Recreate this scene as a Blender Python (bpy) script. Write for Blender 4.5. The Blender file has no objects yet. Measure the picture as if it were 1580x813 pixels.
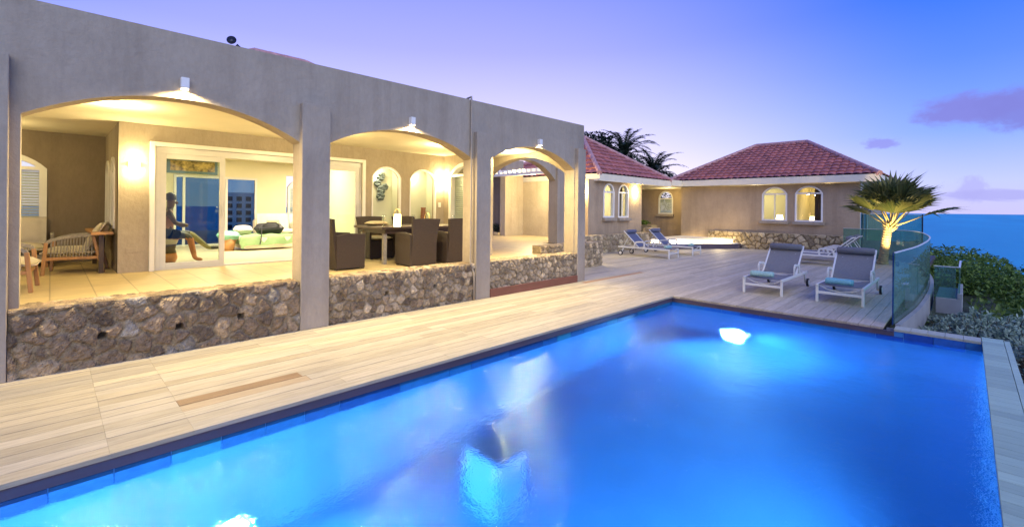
import bpy, bmesh, math, random
import numpy as np
from mathutils import Vector, Matrix
random.seed(7); np.random.seed(7)
PI = math.pi
D = bpy.data
scene = bpy.context.scene
COL = scene.collection
R = math.radians

# ------------------------------------------------------------------ materials
def new_mat(name):
    m = D.materials.new(name); m.use_nodes = True
    nt = m.node_tree
    return m, nt, nt.nodes['Principled BSDF'], nt.nodes['Material Output']

def N(nt, t, **kw):
    n = nt.nodes.new(t)
    for k, v in kw.items(): setattr(n, k, v)
    return n

def noise(nt, scale, detail=4, vec=None, rough=0.55):
    n = N(nt, 'ShaderNodeTexNoise'); n.inputs['Scale'].default_value = scale
    n.inputs['Detail'].default_value = detail; n.inputs['Roughness'].default_value = rough
    if vec is not None: nt.links.new(vec, n.inputs['Vector'])
    return n

def ramp(nt, fac, stops):
    r = N(nt, 'ShaderNodeValToRGB')
    while len(r.color_ramp.elements) < len(stops): r.color_ramp.elements.new(0.5)
    for e, (p, c) in zip(r.color_ramp.elements, stops):
        e.position = p; e.color = (*c, 1)
    nt.links.new(fac, r.inputs['Fac'])
    return r

def objcoord(nt, scale=(1, 1, 1)):
    t = N(nt, 'ShaderNodeTexCoord'); mp = N(nt, 'ShaderNodeMapping')
    mp.inputs['Scale'].default_value = scale
    nt.links.new(t.outputs['Object'], mp.inputs['Vector'])
    return mp.outputs['Vector']

def bump(nt, height, strength, dist=0.01, normal=None):
    b = N(nt, 'ShaderNodeBump'); b.inputs['Strength'].default_value = strength
    b.inputs['Distance'].default_value = dist
    nt.links.new(height, b.inputs['Height'])
    if normal is not None: nt.links.new(normal, b.inputs['Normal'])
    return b.outputs['Normal']

def mat(name, col, rough=0.6, var=0.12, scale=6.0, bscale=60, bstr=0.15, metal=0.0, spec=0.5, stretch=(1, 1, 1), bdist=0.01):
    m, nt, p, o = new_mat(name)
    v = objcoord(nt, stretch)
    n = noise(nt, scale, 5, v)
    lo = tuple(max(0, c * (1 - var)) for c in col); hi = tuple(min(1, c * (1 + var)) for c in col)
    r = ramp(nt, n.outputs['Fac'], [(0.3, lo), (0.7, hi)])
    nt.links.new(r.outputs['Color'], p.inputs['Base Color'])
    p.inputs['Roughness'].default_value = rough; p.inputs['Metallic'].default_value = metal
    p.inputs['Specular IOR Level'].default_value = spec
    if bstr > 0:
        b = noise(nt, bscale, 4, v)
        nt.links.new(bump(nt, b.outputs['Fac'], bstr, bdist), p.inputs['Normal'])
    return m

def mat_attr(name, rough=0.7, bscale=40, bstr=0.3, stretch=(1, 1, 1), nvar=0.25, bdist=0.01, nscale=12, spec=0.4):
    m, nt, p, o = new_mat(name)
    a = N(nt, 'ShaderNodeAttribute', attribute_name='Col')
    v = objcoord(nt, stretch)
    n = noise(nt, nscale, 6, v, 0.65)
    r = ramp(nt, n.outputs['Fac'], [(0.25, (1 - nvar,) * 3), (0.75, (1 + nvar * 0.4,) * 3)])
    mx = N(nt, 'ShaderNodeMix', data_type='RGBA', blend_type='MULTIPLY'); mx.inputs[0].default_value = 1
    nt.links.new(a.outputs['Color'], mx.inputs[6]); nt.links.new(r.outputs['Color'], mx.inputs[7])
    nt.links.new(mx.outputs[2], p.inputs['Base Color'])
    p.inputs['Roughness'].default_value = rough; p.inputs['Specular IOR Level'].default_value = spec
    b = noise(nt, bscale, 5, v)
    nt.links.new(bump(nt, b.outputs['Fac'], bstr, bdist), p.inputs['Normal'])
    return m

def mat_emit(name, col, strength):
    m, nt, p, o = new_mat(name)
    p.inputs['Base Color'].default_value = (*col, 1)
    p.inputs['Emission Color'].default_value = (*col, 1)
    p.inputs['Emission Strength'].default_value = strength
    return m

def mat_glass(name, tint, ior=1.45, rough=0.0, gain=1.0):
    m, nt, p, o = new_mat(name)
    nt.nodes.remove(p)
    t = N(nt, 'ShaderNodeBsdfTransparent'); t.inputs['Color'].default_value = (*tint, 1)
    g = N(nt, 'ShaderNodeBsdfGlossy'); g.inputs['Roughness'].default_value = rough
    f = N(nt, 'ShaderNodeFresnel'); f.inputs['IOR'].default_value = ior
    mm = N(nt, 'ShaderNodeMath', operation='MULTIPLY'); mm.inputs[1].default_value = gain; mm.use_clamp = True
    mx = N(nt, 'ShaderNodeMixShader')
    gg = N(nt, 'ShaderNodeNewGeometry'); iv = N(nt, 'ShaderNodeMath', operation='SUBTRACT'); iv.inputs[0].default_value = 1; nt.links.new(gg.outputs['Backfacing'], iv.inputs[1])
    m2 = N(nt, 'ShaderNodeMath', operation='MULTIPLY'); nt.links.new(mm.outputs[0], m2.inputs[0]); nt.links.new(iv.outputs[0], m2.inputs[1])
    nt.links.new(f.outputs['Fac'], mm.inputs[0]); nt.links.new(m2.outputs[0], mx.inputs['Fac'])
    nt.links.new(t.outputs[0], mx.inputs[1]); nt.links.new(g.outputs[0], mx.inputs[2])
    nt.links.new(mx.outputs[0], o.inputs['Surface'])
    return m

def mat_stucco(name, col, stain=0.1):
    m, nt, p, o = new_mat(name)
    v = objcoord(nt)
    n = noise(nt, 1.1, 6, v, 0.62)
    lo = tuple(c * (1 - stain) for c in col); hi = tuple(min(1, c * (1 + stain)) for c in col)
    r = ramp(nt, n.outputs['Fac'], [(0.32, lo), (0.68, hi)])
    sp = noise(nt, 26, 5, objcoord(nt, (1, 1, 0.35)), 0.7)
    r2 = ramp(nt, sp.outputs['Fac'], [(0.3, (0.9,) * 3), (0.6, (1.0,) * 3)])
    mx = N(nt, 'ShaderNodeMix', data_type='RGBA', blend_type='MULTIPLY'); mx.inputs[0].default_value = 1
    nt.links.new(r.outputs['Color'], mx.inputs[6]); nt.links.new(r2.outputs['Color'], mx.inputs[7])
    nt.links.new(mx.outputs[2], p.inputs['Base Color'])
    st = noise(nt, 3.5, 5, objcoord(nt, (1, 1, 0.09)), 0.6)
    r3 = ramp(nt, st.outputs['Fac'], [(0.34, (0.84, 0.83, 0.82)), (0.52, (1.0,) * 3)])
    mx2 = N(nt, 'ShaderNodeMix', data_type='RGBA', blend_type='MULTIPLY'); mx2.inputs[0].default_value = 0.8
    nt.links.new(mx.outputs[2], mx2.inputs[6]); nt.links.new(r3.outputs['Color'], mx2.inputs[7]); nt.links.new(mx2.outputs[2], p.inputs['Base Color'])
    p.inputs['Roughness'].default_value = 0.9; p.inputs['Specular IOR Level'].default_value = 0.2
    b1 = noise(nt, 55, 6, v, 0.7); b2 = noise(nt, 9, 3, v)
    nrm = bump(nt, b1.outputs['Fac'], 0.35, 0.012)
    nrm = bump(nt, b2.outputs['Fac'], 0.4, 0.035, nrm)
    nt.links.new(nrm, p.inputs['Normal'])
    return m

def mat_tiles(name, c1, c2, mortar, sx, sy, rough=0.4, bstr=0.3, offset=0.5, rot=0.0, msize=0.012):
    m, nt, p, o = new_mat(name)
    t = N(nt, 'ShaderNodeTexCoord'); mp = N(nt, 'ShaderNodeMapping'); mp.inputs['Rotation'].default_value = (0, 0, rot)
    nt.links.new(t.outputs['Object'], mp.inputs['Vector'])
    b = N(nt, 'ShaderNodeTexBrick'); b.offset = offset
    b.inputs['Scale'].default_value = 1; b.inputs['Brick Width'].default_value = sx; b.inputs['Row Height'].default_value = sy
    b.inputs['Mortar Size'].default_value = msize; b.inputs['Mortar Smooth'].default_value = 0.3
    b.inputs['Color1'].default_value = (*c1, 1); b.inputs['Color2'].default_value = (*c2, 1); b.inputs['Mortar'].default_value = (*mortar, 1)
    nt.links.new(mp.outputs['Vector'], b.inputs['Vector'])
    n = noise(nt, 3, 5, mp.outputs['Vector']); r = ramp(nt, n.outputs['Fac'], [(0.3, (0.82,) * 3), (0.7, (1.0,) * 3)])
    mx = N(nt, 'ShaderNodeMix', data_type='RGBA', blend_type='MULTIPLY'); mx.inputs[0].default_value = 1
    nt.links.new(b.outputs['Color'], mx.inputs[6]); nt.links.new(r.outputs['Color'], mx.inputs[7])
    nt.links.new(mx.outputs[2], p.inputs['Base Color'])
    p.inputs['Roughness'].default_value = rough
    inv = N(nt, 'ShaderNodeMath', operation='SUBTRACT'); inv.inputs[0].default_value = 1
    nt.links.new(b.outputs['Fac'], inv.inputs[1])
    nt.links.new(bump(nt, inv.outputs[0], bstr, 0.01), p.inputs['Normal'])
    return m

def mat_leaf(name, c1, c2, rough=0.55, trans=0.25):
    m, nt, p, o = new_mat(name)
    g = N(nt, 'ShaderNodeNewGeometry')
    oi = N(nt, 'ShaderNodeObjectInfo')
    r = ramp(nt, g.outputs['Random Per Island'], [(0.0, c1), (1.0, c2)])
    h = N(nt, 'ShaderNodeHueSaturation')
    mr = N(nt, 'ShaderNodeMapRange'); mr.inputs['To Min'].default_value = 0.75; mr.inputs['To Max'].default_value = 1.25
    nt.links.new(oi.outputs['Random'], mr.inputs['Value']); nt.links.new(mr.outputs[0], h.inputs['Value'])
    nt.links.new(r.outputs['Color'], h.inputs['Color'])
    nt.links.new(h.outputs['Color'], p.inputs['Base Color'])
    p.inputs['Roughness'].default_value = rough; p.inputs['Specular IOR Level'].default_value = 0.3
    tr = N(nt, 'ShaderNodeBsdfTranslucent'); nt.links.new(h.outputs['Color'], tr.inputs['Color'])
    mx = N(nt, 'ShaderNodeMixShader'); mx.inputs['Fac'].default_value = trans
    nt.links.new(p.outputs[0], mx.inputs[1]); nt.links.new(tr.outputs[0], mx.inputs[2]); nt.links.new(mx.outputs[0], o.inputs['Surface'])
    return m

M = {}
M['stucco'] = mat_stucco('taupe_stucco', (0.39, 0.33, 0.25))
M['stucco_warm'] = mat_stucco('warm_taupe_stucco', (0.42, 0.32, 0.21))
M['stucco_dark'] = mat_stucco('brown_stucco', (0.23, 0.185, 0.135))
M['cream'] = mat('cream_plaster', (0.72, 0.66, 0.46), 0.8, 0.04, 2, 40, 0.05)
M['ceiling'] = mat('ceiling_paint', (0.74, 0.68, 0.52), 0.85, 0.04, 2, 40, 0.05)
M['white'] = mat('white_paint', (0.8, 0.78, 0.72), 0.45, 0.04, 5, 60, 0.04)
M['fascia'] = mat('cream_fascia', (0.8, 0.72, 0.53), 0.6, 0.06, 3, 60, 0.06)
M['alu'] = mat('white_aluminium', (0.66, 0.65, 0.62), 0.35, 0.03, 8, 80, 0.02)
M['shutter'] = mat('shutter_slats', (0.6, 0.58, 0.54), 0.5, 0.03, 8, 80, 0.02)
M['deck'] = mat_attr('weathered_deck', 0.6, 30, 0.35, (9, 0.7, 9), 0.34, 0.006, 4)
M['trim'] = mat('deck_edge_board', (0.085, 0.06, 0.075), 0.45, 0.2, 4, 30, 0.2, stretch=(1, 0.2, 1))
M['riser'] = mat('red_brown_board', (0.2, 0.075, 0.045), 0.5, 0.2, 5, 30, 0.2, stretch=(1, 0.2, 1))
M['stone'] = mat_attr('rubble_stone', 0.85, 60, 0.9, (1, 1, 1), 0.6, 0.03, 22, 0.25)
M['floor'] = mat_tiles('terrace_tile', (0.61, 0.47, 0.24), (0.55, 0.43, 0.22), (0.34, 0.26, 0.14), 0.6, 0.4, 0.45, 0.2, msize=0.008)
M['roomfloor'] = mat('room_floor', (0.6, 0.52, 0.36), 0.3, 0.06, 1.5, 30, 0.03)
M['rooftile'] = mat('clay_roof_tile', (0.43, 0.15, 0.11), 0.7, 0.28, 3.0, 40, 0.25)
def roofmat():
    m = M['rooftile']; nt = m.node_tree; p = nt.nodes['Principled BSDF']; src = p.inputs['Base Color'].links[0].from_socket
    vo = N(nt, 'ShaderNodeTexVoronoi'); vo.inputs['Scale'].default_value = 3.1; nt.links.new(objcoord(nt, (1, 1, 1.4)), vo.inputs['Vector'])
    sp = N(nt, 'ShaderNodeSeparateColor'); nt.links.new(vo.outputs['Color'], sp.inputs[0])
    r = ramp(nt, sp.outputs[0], [(0.0, (.8, .82, .84)), (.5, (1, 1, 1)), (1, (1.12, 1.08, 1.05))])
    big = noise(nt, .6, 5, objcoord(nt)); r2 = ramp(nt, big.outputs['Fac'], [(.35, (.86, .86, .86)), (.6, (1, 1, 1))])
    a = N(nt, 'ShaderNodeMix', data_type='RGBA', blend_type='MULTIPLY'); a.inputs[0].default_value = 1; nt.links.new(src, a.inputs[6]); nt.links.new(r.outputs['Color'], a.inputs[7])
    b = N(nt, 'ShaderNodeMix', data_type='RGBA', blend_type='MULTIPLY'); b.inputs[0].default_value = .8; nt.links.new(a.outputs[2], b.inputs[6]); nt.links.new(r2.outputs['Color'], b.inputs[7])
    nt.links.new(b.outputs[2], p.inputs['Base Color'])
roofmat()
M['ridge'] = mat('faded_ridge_tile', (0.5, 0.27, 0.24), 0.75, 0.25, 8, 40, 0.25)
M['pooltile'] = mat_tiles('pool_floor_tile', (0.055, 0.24, 0.56), (0.05, 0.22, 0.53), (0.062, 0.26, 0.56), 0.6, 0.3, 0.35, 0.05, msize=0.006)
M['coping'] = mat_attr('coping_board', 0.55, 30, 0.25, (0.7, 9, 9), 0.2, 0.006, 5)
M['concrete'] = mat('pale_concrete', (0.27, 0.28, 0.275), 0.85, 0.12, 3, 60, 0.25)
M['wood'] = mat('acacia_wood', (0.42, 0.22, 0.085), 0.5, 0.2, 6, 40, 0.1, stretch=(1, 1, 0.2))
M['darkwood'] = mat('dark_wood', (0.07, 0.045, 0.03), 0.45, 0.25, 6, 40, 0.1)
M['wicker'] = mat('brown_wicker', (0.034, 0.022, 0.017), 0.7, 0.35, 60, 130, 0.6, bdist=0.01)
M['rope'] = mat('grey_rope', (0.3, 0.27, 0.22), 0.8, 0.2, 30, 200, 0.4)
M['cushion'] = mat('cream_cushion', (0.62, 0.56, 0.46), 0.9, 0.06, 8, 150, 0.2)
M['sofa'] = mat('white_sofa_cloth', (0.76, 0.72, 0.6), 0.9, 0.05, 8, 150, 0.2)
M['throw'] = mat('sage_throw', (0.25, 0.39, 0.2), 0.95, 0.1, 12, 120, 0.4)
M['sage'] = mat('sage_cushion', (0.52, 0.55, 0.34), 0.95, 0.1, 12, 120, 0.4)
M['bag'] = mat('black_bag', (0.02, 0.022, 0.03), 0.55, 0.3, 14, 90, 0.3)
M['mint'] = mat('mint_towel', (0.2, 0.46, 0.36), 0.95, 0.12, 20, 150, 0.5)
M['sling'] = mat('grey_sling', (0.17, 0.17, 0.18), 0.8, 0.08, 30, 220, 0.3)
M['headroll'] = mat('grey_head_roll', (0.13, 0.135, 0.15), 0.85, 0.1, 30, 220, 0.3)
M['slingblue'] = mat('slate_blue_sling', (0.11, 0.12, 0.18), 0.8, 0.08, 30, 220, 0.3)
M['towel'] = mat('aqua_towel', (0.17, 0.4, 0.47), 0.95, 0.15, 40, 160, 0.5)
M['towelpale'] = mat('pale_aqua_towel', (0.3, 0.47, 0.44), 0.95, 0.15, 40, 160, 0.5)
M['rubber'] = mat('black_rubber', (0.02, 0.02, 0.022), 0.7, 0.1, 20, 80, 0.1)
M['bark'] = mat('palm_bark', (0.32, 0.25, 0.13), 0.9, 0.35, 14, 60, 0.6, stretch=(1, 1, 2), bdist=0.02)
M['barkdark'] = mat('dark_bark', (0.1, 0.075, 0.05), 0.9, 0.3, 10, 40, 0.6, bdist=0.02)
M['petiole'] = mat('palm_petiole', (0.42, 0.33, 0.14), 0.6, 0.2, 10, 60, 0.1)
M['frond'] = mat_leaf('fan_palm_leaf', (0.09, 0.13, 0.04), (0.25, 0.25, 0.085), 0.45, 0.35)
M['palmdark'] = mat_leaf('date_palm_leaf', (0.02, 0.035, 0.018), (0.045, 0.06, 0.03), 0.6, 0.2)
M['leaf'] = mat_leaf('tree_leaf', (0.035, 0.09, 0.016), (0.17, 0.25, 0.045), 0.55, 0.25)
M['leafdark'] = mat_leaf('dark_tree_leaf', (0.018, 0.028, 0.016), (0.035, 0.05, 0.025), 0.6, 0.2)
M['leafsilver'] = mat_leaf('silver_leaf', (0.2, 0.29, 0.22), (0.36, 0.45, 0.35), 0.6, 0.2)
M['soil'] = mat('hill_soil', (0.035, 0.05, 0.02), 0.95, 0.4, 0.6, 3, 0.6, bdist=0.3)
M['metal_dark'] = mat('dark_metal', (0.05, 0.05, 0.06), 0.4, 0.1, 20, 80, 0.05, metal=0.6)
M['brass'] = mat('brass', (0.5, 0.35, 0.12), 0.35, 0.1, 20, 80, 0.05, metal=0.9)
M['glass'] = mat_glass('clear_window_glass', (0.92, 0.96, 0.94))
M['doorglass'] = mat_glass('door_glass', (0.8, 0.86, 0.8), 1.5, 0.0, 1.3)
M['seaglass'] = mat_glass('dusk_tint_glass', (0.3, 0.46, 0.58), 1.35)  # blue tint stands in for dusk sky reflected in the far door
M['railglass'] = mat_glass('green_rail_glass', (0.56, 0.78, 0.72), 1.5, 0.0, 0.6)
def hazeglass():
    m = M['railglass']; nt = m.node_tree; o = nt.nodes['Material Output']; src = o.inputs['Surface'].links[0].from_socket
    d = N(nt, 'ShaderNodeBsdfDiffuse'); d.inputs['Color'].default_value = (.5, .72, .66, 1); x = N(nt, 'ShaderNodeMixShader')
    n = noise(nt, 2.5, 4, objcoord(nt, (1, 1, .5))); r = ramp(nt, n.outputs['Fac'], [(.3, (.05,) * 3), (.7, (.1,) * 3)])
    nt.links.new(r.outputs['Color'], x.inputs[0]); nt.links.new(src, x.inputs[1]); nt.links.new(d.outputs[0], x.inputs[2]); nt.links.new(x.outputs[0], o.inputs['Surface'])
hazeglass()
M['glassedge'] = mat('glass_edge', (0.45, 0.6, 0.55), 0.2, 0.05, 8, 80, 0.0)
M['glassdark'] = mat('dark_glass_edge', (0.01, 0.03, 0.12), 0.15, 0.05, 8, 80, 0.0)
M['lamp'] = mat_emit('lit_lamp_glass', (1.0, 0.8, 0.5), 14)
M['lampsoft'] = mat_emit('lit_shade', (1.0, 0.75, 0.42), 5)
M['candle'] = mat_emit('candle_glow', (1.0, 0.7, 0.3), 9)
M['strip'] = mat_emit('led_strip', (1.0, 0.82, 0.5), 5.0)
M['poolled'] = mat_emit('pool_lamp_lens', (0.75, 0.9, 1.0), 2.2)
M['sculpt'] = mat('grey_metal_flower', (0.13, 0.165, 0.165), 0.5, 0.3, 20, 60, 0.3)
M['niche'] = mat('pale_niche_plaster', (0.66, 0.68, 0.52), 0.85, 0.04, 3, 50, 0.06)
M['paint_a'] = mat('painting_canvas', (0.45, 0.3, 0.1), 0.6, 0.9, 9, 60, 0.1)
M['bluetrim'] = mat('blue_grey_frame', (0.13, 0.2, 0.22), 0.5, 0.1, 9, 60, 0.1)
M['skin'] = mat('dark_painted_wood', (0.09, 0.05, 0.03), 0.45, 0.2, 9, 60, 0.1)
M['shirt'] = mat('rose_shirt_paint', (0.42, 0.2, 0.12), 0.6, 0.2, 9, 60, 0.1)
M['shorts'] = mat('charcoal_skirt_paint', (0.03, 0.032, 0.04), 0.6, 0.2, 9, 60, 0.1)
M['legorange'] = mat('orange_leg_paint', (0.4, 0.13, 0.05), 0.5, 0.2, 9, 60, 0.1)
M['legolive'] = mat('olive_leg_paint', (0.22, 0.2, 0.08), 0.5, 0.2, 9, 60, 0.1)
M['stoolc'] = mat('cream_stool_paint', (0.6, 0.5, 0.3), 0.5, 0.1, 9, 60, 0.1)
M['stoolo'] = mat('orange_stool_paint', (0.55, 0.2, 0.04), 0.5, 0.1, 9, 60, 0.1)
M['curtain'] = mat('dark_curtain', (0.16, 0.12, 0.09), 0.9, 0.15, 20, 60, 0.3, stretch=(1, 1, 0.1))
M['hotel'] = mat('hotel_render', (0.5, 0.52, 0.55), 0.8, 0.06, 0.3, 5, 0.05)
M['hotelwin'] = mat('hotel_dark_window', (0.02, 0.03, 0.05), 0.2, 0.1, 1, 5, 0.0)
M['soil_bed'] = mat('planter_soil', (0.06, 0.045, 0.03), 0.95, 0.3, 10, 40, 0.5)
M['ceramic'] = mat('brown_ceramic', (0.18, 0.07, 0.03), 0.4, 0.2, 12, 40, 0.1)
M['linen'] = mat('sand_linen', (0.5, 0.42, 0.28), 0.9, 0.1, 20, 90, 0.2)
M['wineglass'] = mat_glass('wine_glass', (0.9, 0.92, 0.9), 1.5, 0.02, 2.0)

# ------------------------------------------------------------------ mesh helpers
class MB:
    def __init__(s): s.v = []; s.f = []; s.c = []; s.cur = None
    def add(s, vs, fs):
        o = len(s.v); s.v += [tuple(v) for v in vs]
        for f in fs: s.f.append(tuple(o + i for i in f)); s.c.append(s.cur)
        return s
    def box(s, a, b):
        x0, y0, z0 = a; x1, y1, z1 = b
        return s.add([(x0, y0, z0), (x1, y0, z0), (x1, y1, z0), (x0, y1, z0), (x0, y0, z1), (x1, y0, z1), (x1, y1, z1), (x0, y1, z1)],
                     [(0, 3, 2, 1), (4, 5, 6, 7), (0, 1, 5, 4), (1, 2, 6, 5), (2, 3, 7, 6), (3, 0, 4, 7)])
    def cbox(s, c, d):
        return s.box([c[i] - d[i] / 2 for i in range(3)], [c[i] + d[i] / 2 for i in range(3)])
    def bar(s, p, q, w, h=None, up=(0, 0, 1)):
        h = h or w; p = Vector(p); q = Vector(q); t = (q - p).normalized(); up = Vector(up)
        if abs(t.dot(up)) > 0.95: up = Vector((1, 0, 0))
        u = t.cross(up).normalized(); v = u.cross(t).normalized()
        vs = []
        for c in (p, q):
            for (a, b) in ((-1, -1), (1, -1), (1, 1), (-1, 1)): vs.append(c + u * a * w / 2 + v * b * h / 2)
        return s.add(vs, [(0, 1, 2, 3), (7, 6, 5, 4), (0, 4, 5, 1), (1, 5, 6, 2), (2, 6, 7, 3), (3, 7, 4, 0)])
    def tube(s, pts, r, n=8, cap=True):
        pts = [Vector(p) for p in pts]; rs = r if isinstance(r, (list, tuple)) else [r] * len(pts)
        vs = []; fs = []
        t0 = (pts[1] - pts[0]).normalized(); u = t0.orthogonal().normalized()
        for i, p in enumerate(pts):
            t = (pts[min(i + 1, len(pts) - 1)] - pts[max(i - 1, 0)]).normalized()
            u = (u - t * u.dot(t)).normalized(); w = t.cross(u)
            for k in range(n):
                a = 2 * PI * k / n; vs.append(p + (u * math.cos(a) + w * math.sin(a)) * rs[i])
        for i in range(len(pts) - 1):
            for k in range(n):
                a = i * n + k; b = i * n + (k + 1) % n; fs.append((a, b, b + n, a + n))
        if cap:
            fs.append(tuple(range(n))[::-1]); fs.append(tuple((len(pts) - 1) * n + k for k in range(n)))
        return s.add(vs, fs)
    def lathe(s, prof, c=(0, 0, 0), n=20):
        vs = []; fs = []
        for (r, z) in prof:
            for k in range(n):
                a = 2 * PI * k / n; vs.append((c[0] + r * math.cos(a), c[1] + r * math.sin(a), c[2] + z))
        for i in range(len(prof) - 1):
            for k in range(n):
                a = i * n + k; b = i * n + (k + 1) % n; fs.append((a, b, b + n, a + n))
        fs.append(tuple(range(n))[::-1]); fs.append(tuple((len(prof) - 1) * n + k for k in range(n)))
        return s.add(vs, fs)
    def prism(s, poly, f0, f1):
        n = len(poly); vs = [f0(*p) for p in poly] + [f1(*p) for p in poly]
        fs = [tuple(range(n))[::-1], tuple(range(n, 2 * n))]
        for i in range(n): fs.append((i, (i + 1) % n, n + (i + 1) % n, n + i))
        return s.add(vs, fs)
    def pillow(s, c, d, n=10, p=0.55, rot=None):
        # puffed cushion
        vs = []; fs = []
        for sg in (1, -1):
            for i in range(n + 1):
                for j in range(n + 1):
                    u = -1 + 2 * i / n; v = -1 + 2 * j / n
                    w = ((1 - u ** 4) * (1 - v ** 4)) ** p if abs(u) < 1 and abs(v) < 1 else 0
                    q = Vector((u * d[0] / 2, v * d[1] / 2, sg * (0.12 + 0.88 * w) * d[2] / 2))
                    if rot: q = rot @ q
                    vs.append(q + Vector(c))
        m = (n + 1) * (n + 1)
        for i in range(n):
            for j in range(n):
                a = i * (n + 1) + j; q = (a, a + n + 1, a + n + 2, a + 1); fs.append(q); fs.append(tuple(m + k for k in q[::-1]))
        edge = [i * (n + 1) for i in range(n + 1)] + [n * (n + 1) + j for j in range(1, n + 1)] + [i * (n + 1) + n for i in range(n - 1, -1, -1)] + [j for j in range(n - 1, 0, -1)]
        for i in range(len(edge)):
            a = edge[i]; b = edge[(i + 1) % len(edge)]; fs.append((a, b, m + b, m + a))
        return s.add(vs, fs)
    def build(s, name, m, parent=None, smooth=False, bevel=0.0, local=False, seg=2):
        me = D.meshes.new(name); me.from_pydata(s.v, [], s.f); me.update()
        if any(c is not None for c in s.c):
            at = me.color_attributes.new('Col', 'FLOAT_COLOR', 'CORNER')
            dat = np.ones((len(me.loops), 4), np.float32)
            for p in me.polygons:
                c = s.c[p.index] or (0.5, 0.5, 0.5)
                dat[p.loop_start:p.loop_start + p.loop_total, :3] = c
            at.data.foreach_set('color', dat.ravel())
        if isinstance(m, (list, tuple)):
            for q in m: me.materials.append(q)
        elif m: me.materials.append(m)
        o = D.objects.new(name, me); COL.objects.link(o)
        if smooth: me.polygons.foreach_set('use_smooth', [True] * len(me.polygons))
        if bevel > 0:
            b = o.modifiers.new('bevel', 'BEVEL'); b.width = bevel; b.segments = seg; b.limit_method = 'ANGLE'; b.angle_limit = R(40)
        if parent:
            o.parent = parent
            if not local:
                root = parent
                mw = Matrix.Translation(parent['_loc'] if '_loc' in parent else (0, 0, 0))
                o.matrix_parent_inverse = mw.inverted()
        return o

def fixn(o):
    bm = bmesh.new(); bm.from_mesh(o.data); bmesh.ops.recalc_face_normals(bm, faces=bm.faces); bm.to_mesh(o.data); bm.free(); return o

def tag(o, label=None, cat=None, group=None, kind=None):
    if label: o['label'] = label
    if cat: o['category'] = cat
    if group: o['group'] = group
    if kind: o['kind'] = kind
    return o

def thing(name, label, cat, loc=(0, 0, 0), rz=0.0, group=None):
    o = D.objects.new(name, None); COL.objects.link(o); o.location = loc; o.rotation_euler = (0, 0, rz)
    o.empty_display_size = 0.2
    o['_loc'] = tuple(float(c) for c in loc)
    return tag(o, label, cat, group)

def struct(o): o['kind'] = 'structure'; return o

def dup(root, loc, rz, label=None, group=None):
    r = root.copy(); COL.objects.link(r); r.location = loc; r.rotation_euler = (0, 0, rz)
    if label: r['label'] = label
    if group: r['group'] = group
    for ch in list(root.children):
        c = ch.copy(); COL.objects.link(c); c.parent = r
        for g in ch.children:
            d = g.copy(); COL.objects.link(d); d.parent = c
    return r

def arcz(u, c, hw, zs, za):
    r = za - zs
    if r <= 0: return zs
    Rr = (hw * hw + r * r) / (2 * r)
    return zs + math.sqrt(max(0, Rr * Rr - (u - c) ** 2)) - (Rr - r)

class Frame:
    """wall frame: u along the wall, w outward, z up"""
    def __init__(s, o, u, n): s.o = Vector(o); s.u = Vector(u).normalized(); s.n = Vector(n).normalized()
    def __call__(s, u, w, z): return s.o + s.u * u + s.n * w + Vector((0, 0, z))

def wall(mb, F, a, b, z0, z1, w0, w1, ops=(), n=20):
    """ops: (u0,u1,zbottom,zspring,zapex)"""
    def q(p): mb.add(p, [(0, 1, 2, 3)])
    ops = sorted(ops); us = [a]
    def solid(u0, u1, zb, zt):
        if u1 - u0 < 1e-5: return
        q([F(u0, w1, zb), F(u1, w1, zb), F(u1, w1, zt), F(u0, w1, zt)])
        q([F(u0, w0, zb), F(u0, w0, zt), F(u1, w0, zt), F(u1, w0, zb)])
        q([F(u0, w1, z1), F(u1, w1, z1), F(u1, w0, z1), F(u0, w0, z1)]) if abs(zt - z1) < 1e-6 else None
        q([F(u0, w1, z0), F(u0, w0, z0), F(u1, w0, z0), F(u1, w1, z0)]) if abs(zb - z0) < 1e-6 else None
    cur = a
    for (u0, u1, zb, zs, za) in ops:
        solid(cur, u0, z0, z1)
        if zb > z0 + 1e-6:
            solid(u0, u1, z0, zb)
            q([F(u0, w1, zb), F(u1, w1, zb), F(u1, w0, zb), F(u0, w0, zb)])
        c = (u0 + u1) / 2; hw = (u1 - u0) / 2
        q([F(u0, w1, zb), F(u0, w1, zs), F(u0, w0, zs), F(u0, w0, zb)])
        q([F(u1, w1, zb), F(u1, w0, zb), F(u1, w0, zs), F(u1, w1, zs)])
        for i in range(n):
            p0 = u0 + (u1 - u0) * i / n; p1 = u0 + (u1 - u0) * (i + 1) / n
            s0 = arcz(p0, c, hw, zs, za); s1 = arcz(p1, c, hw, zs, za)
            q([F(p0, w1, s0), F(p1, w1, s1), F(p1, w1, z1), F(p0, w1, z1)])
            q([F(p0, w0, s0), F(p0, w0, z1), F(p1, w0, z1), F(p1, w0, s1)])
            q([F(p0, w1, s0), F(p0, w0, s0), F(p1, w0, s1), F(p1, w1, s1)])
            q([F(p0, w1, z1), F(p1, w1, z1), F(p1, w0, z1), F(p0, w0, z1)])
        cur = u1
    solid(cur, b, z0, z1)
    q([F(a, w1, z0), F(a, w1, z1), F(a, w0, z1), F(a, w0, z0)])
    q([F(b, w1, z0), F(b, w0, z0), F(b, w0, z1), F(b, w1, z1)])
    return mb

def outline(c, hw, z0, zs, za, n=16):
    pts = [(c - hw, z0)]
    for i in range(n + 1):
        u = c - hw + 2 * hw * i / n; pts.append((u, arcz(u, c, hw, zs, za)))
    pts.append((c + hw, z0)); return pts

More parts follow.
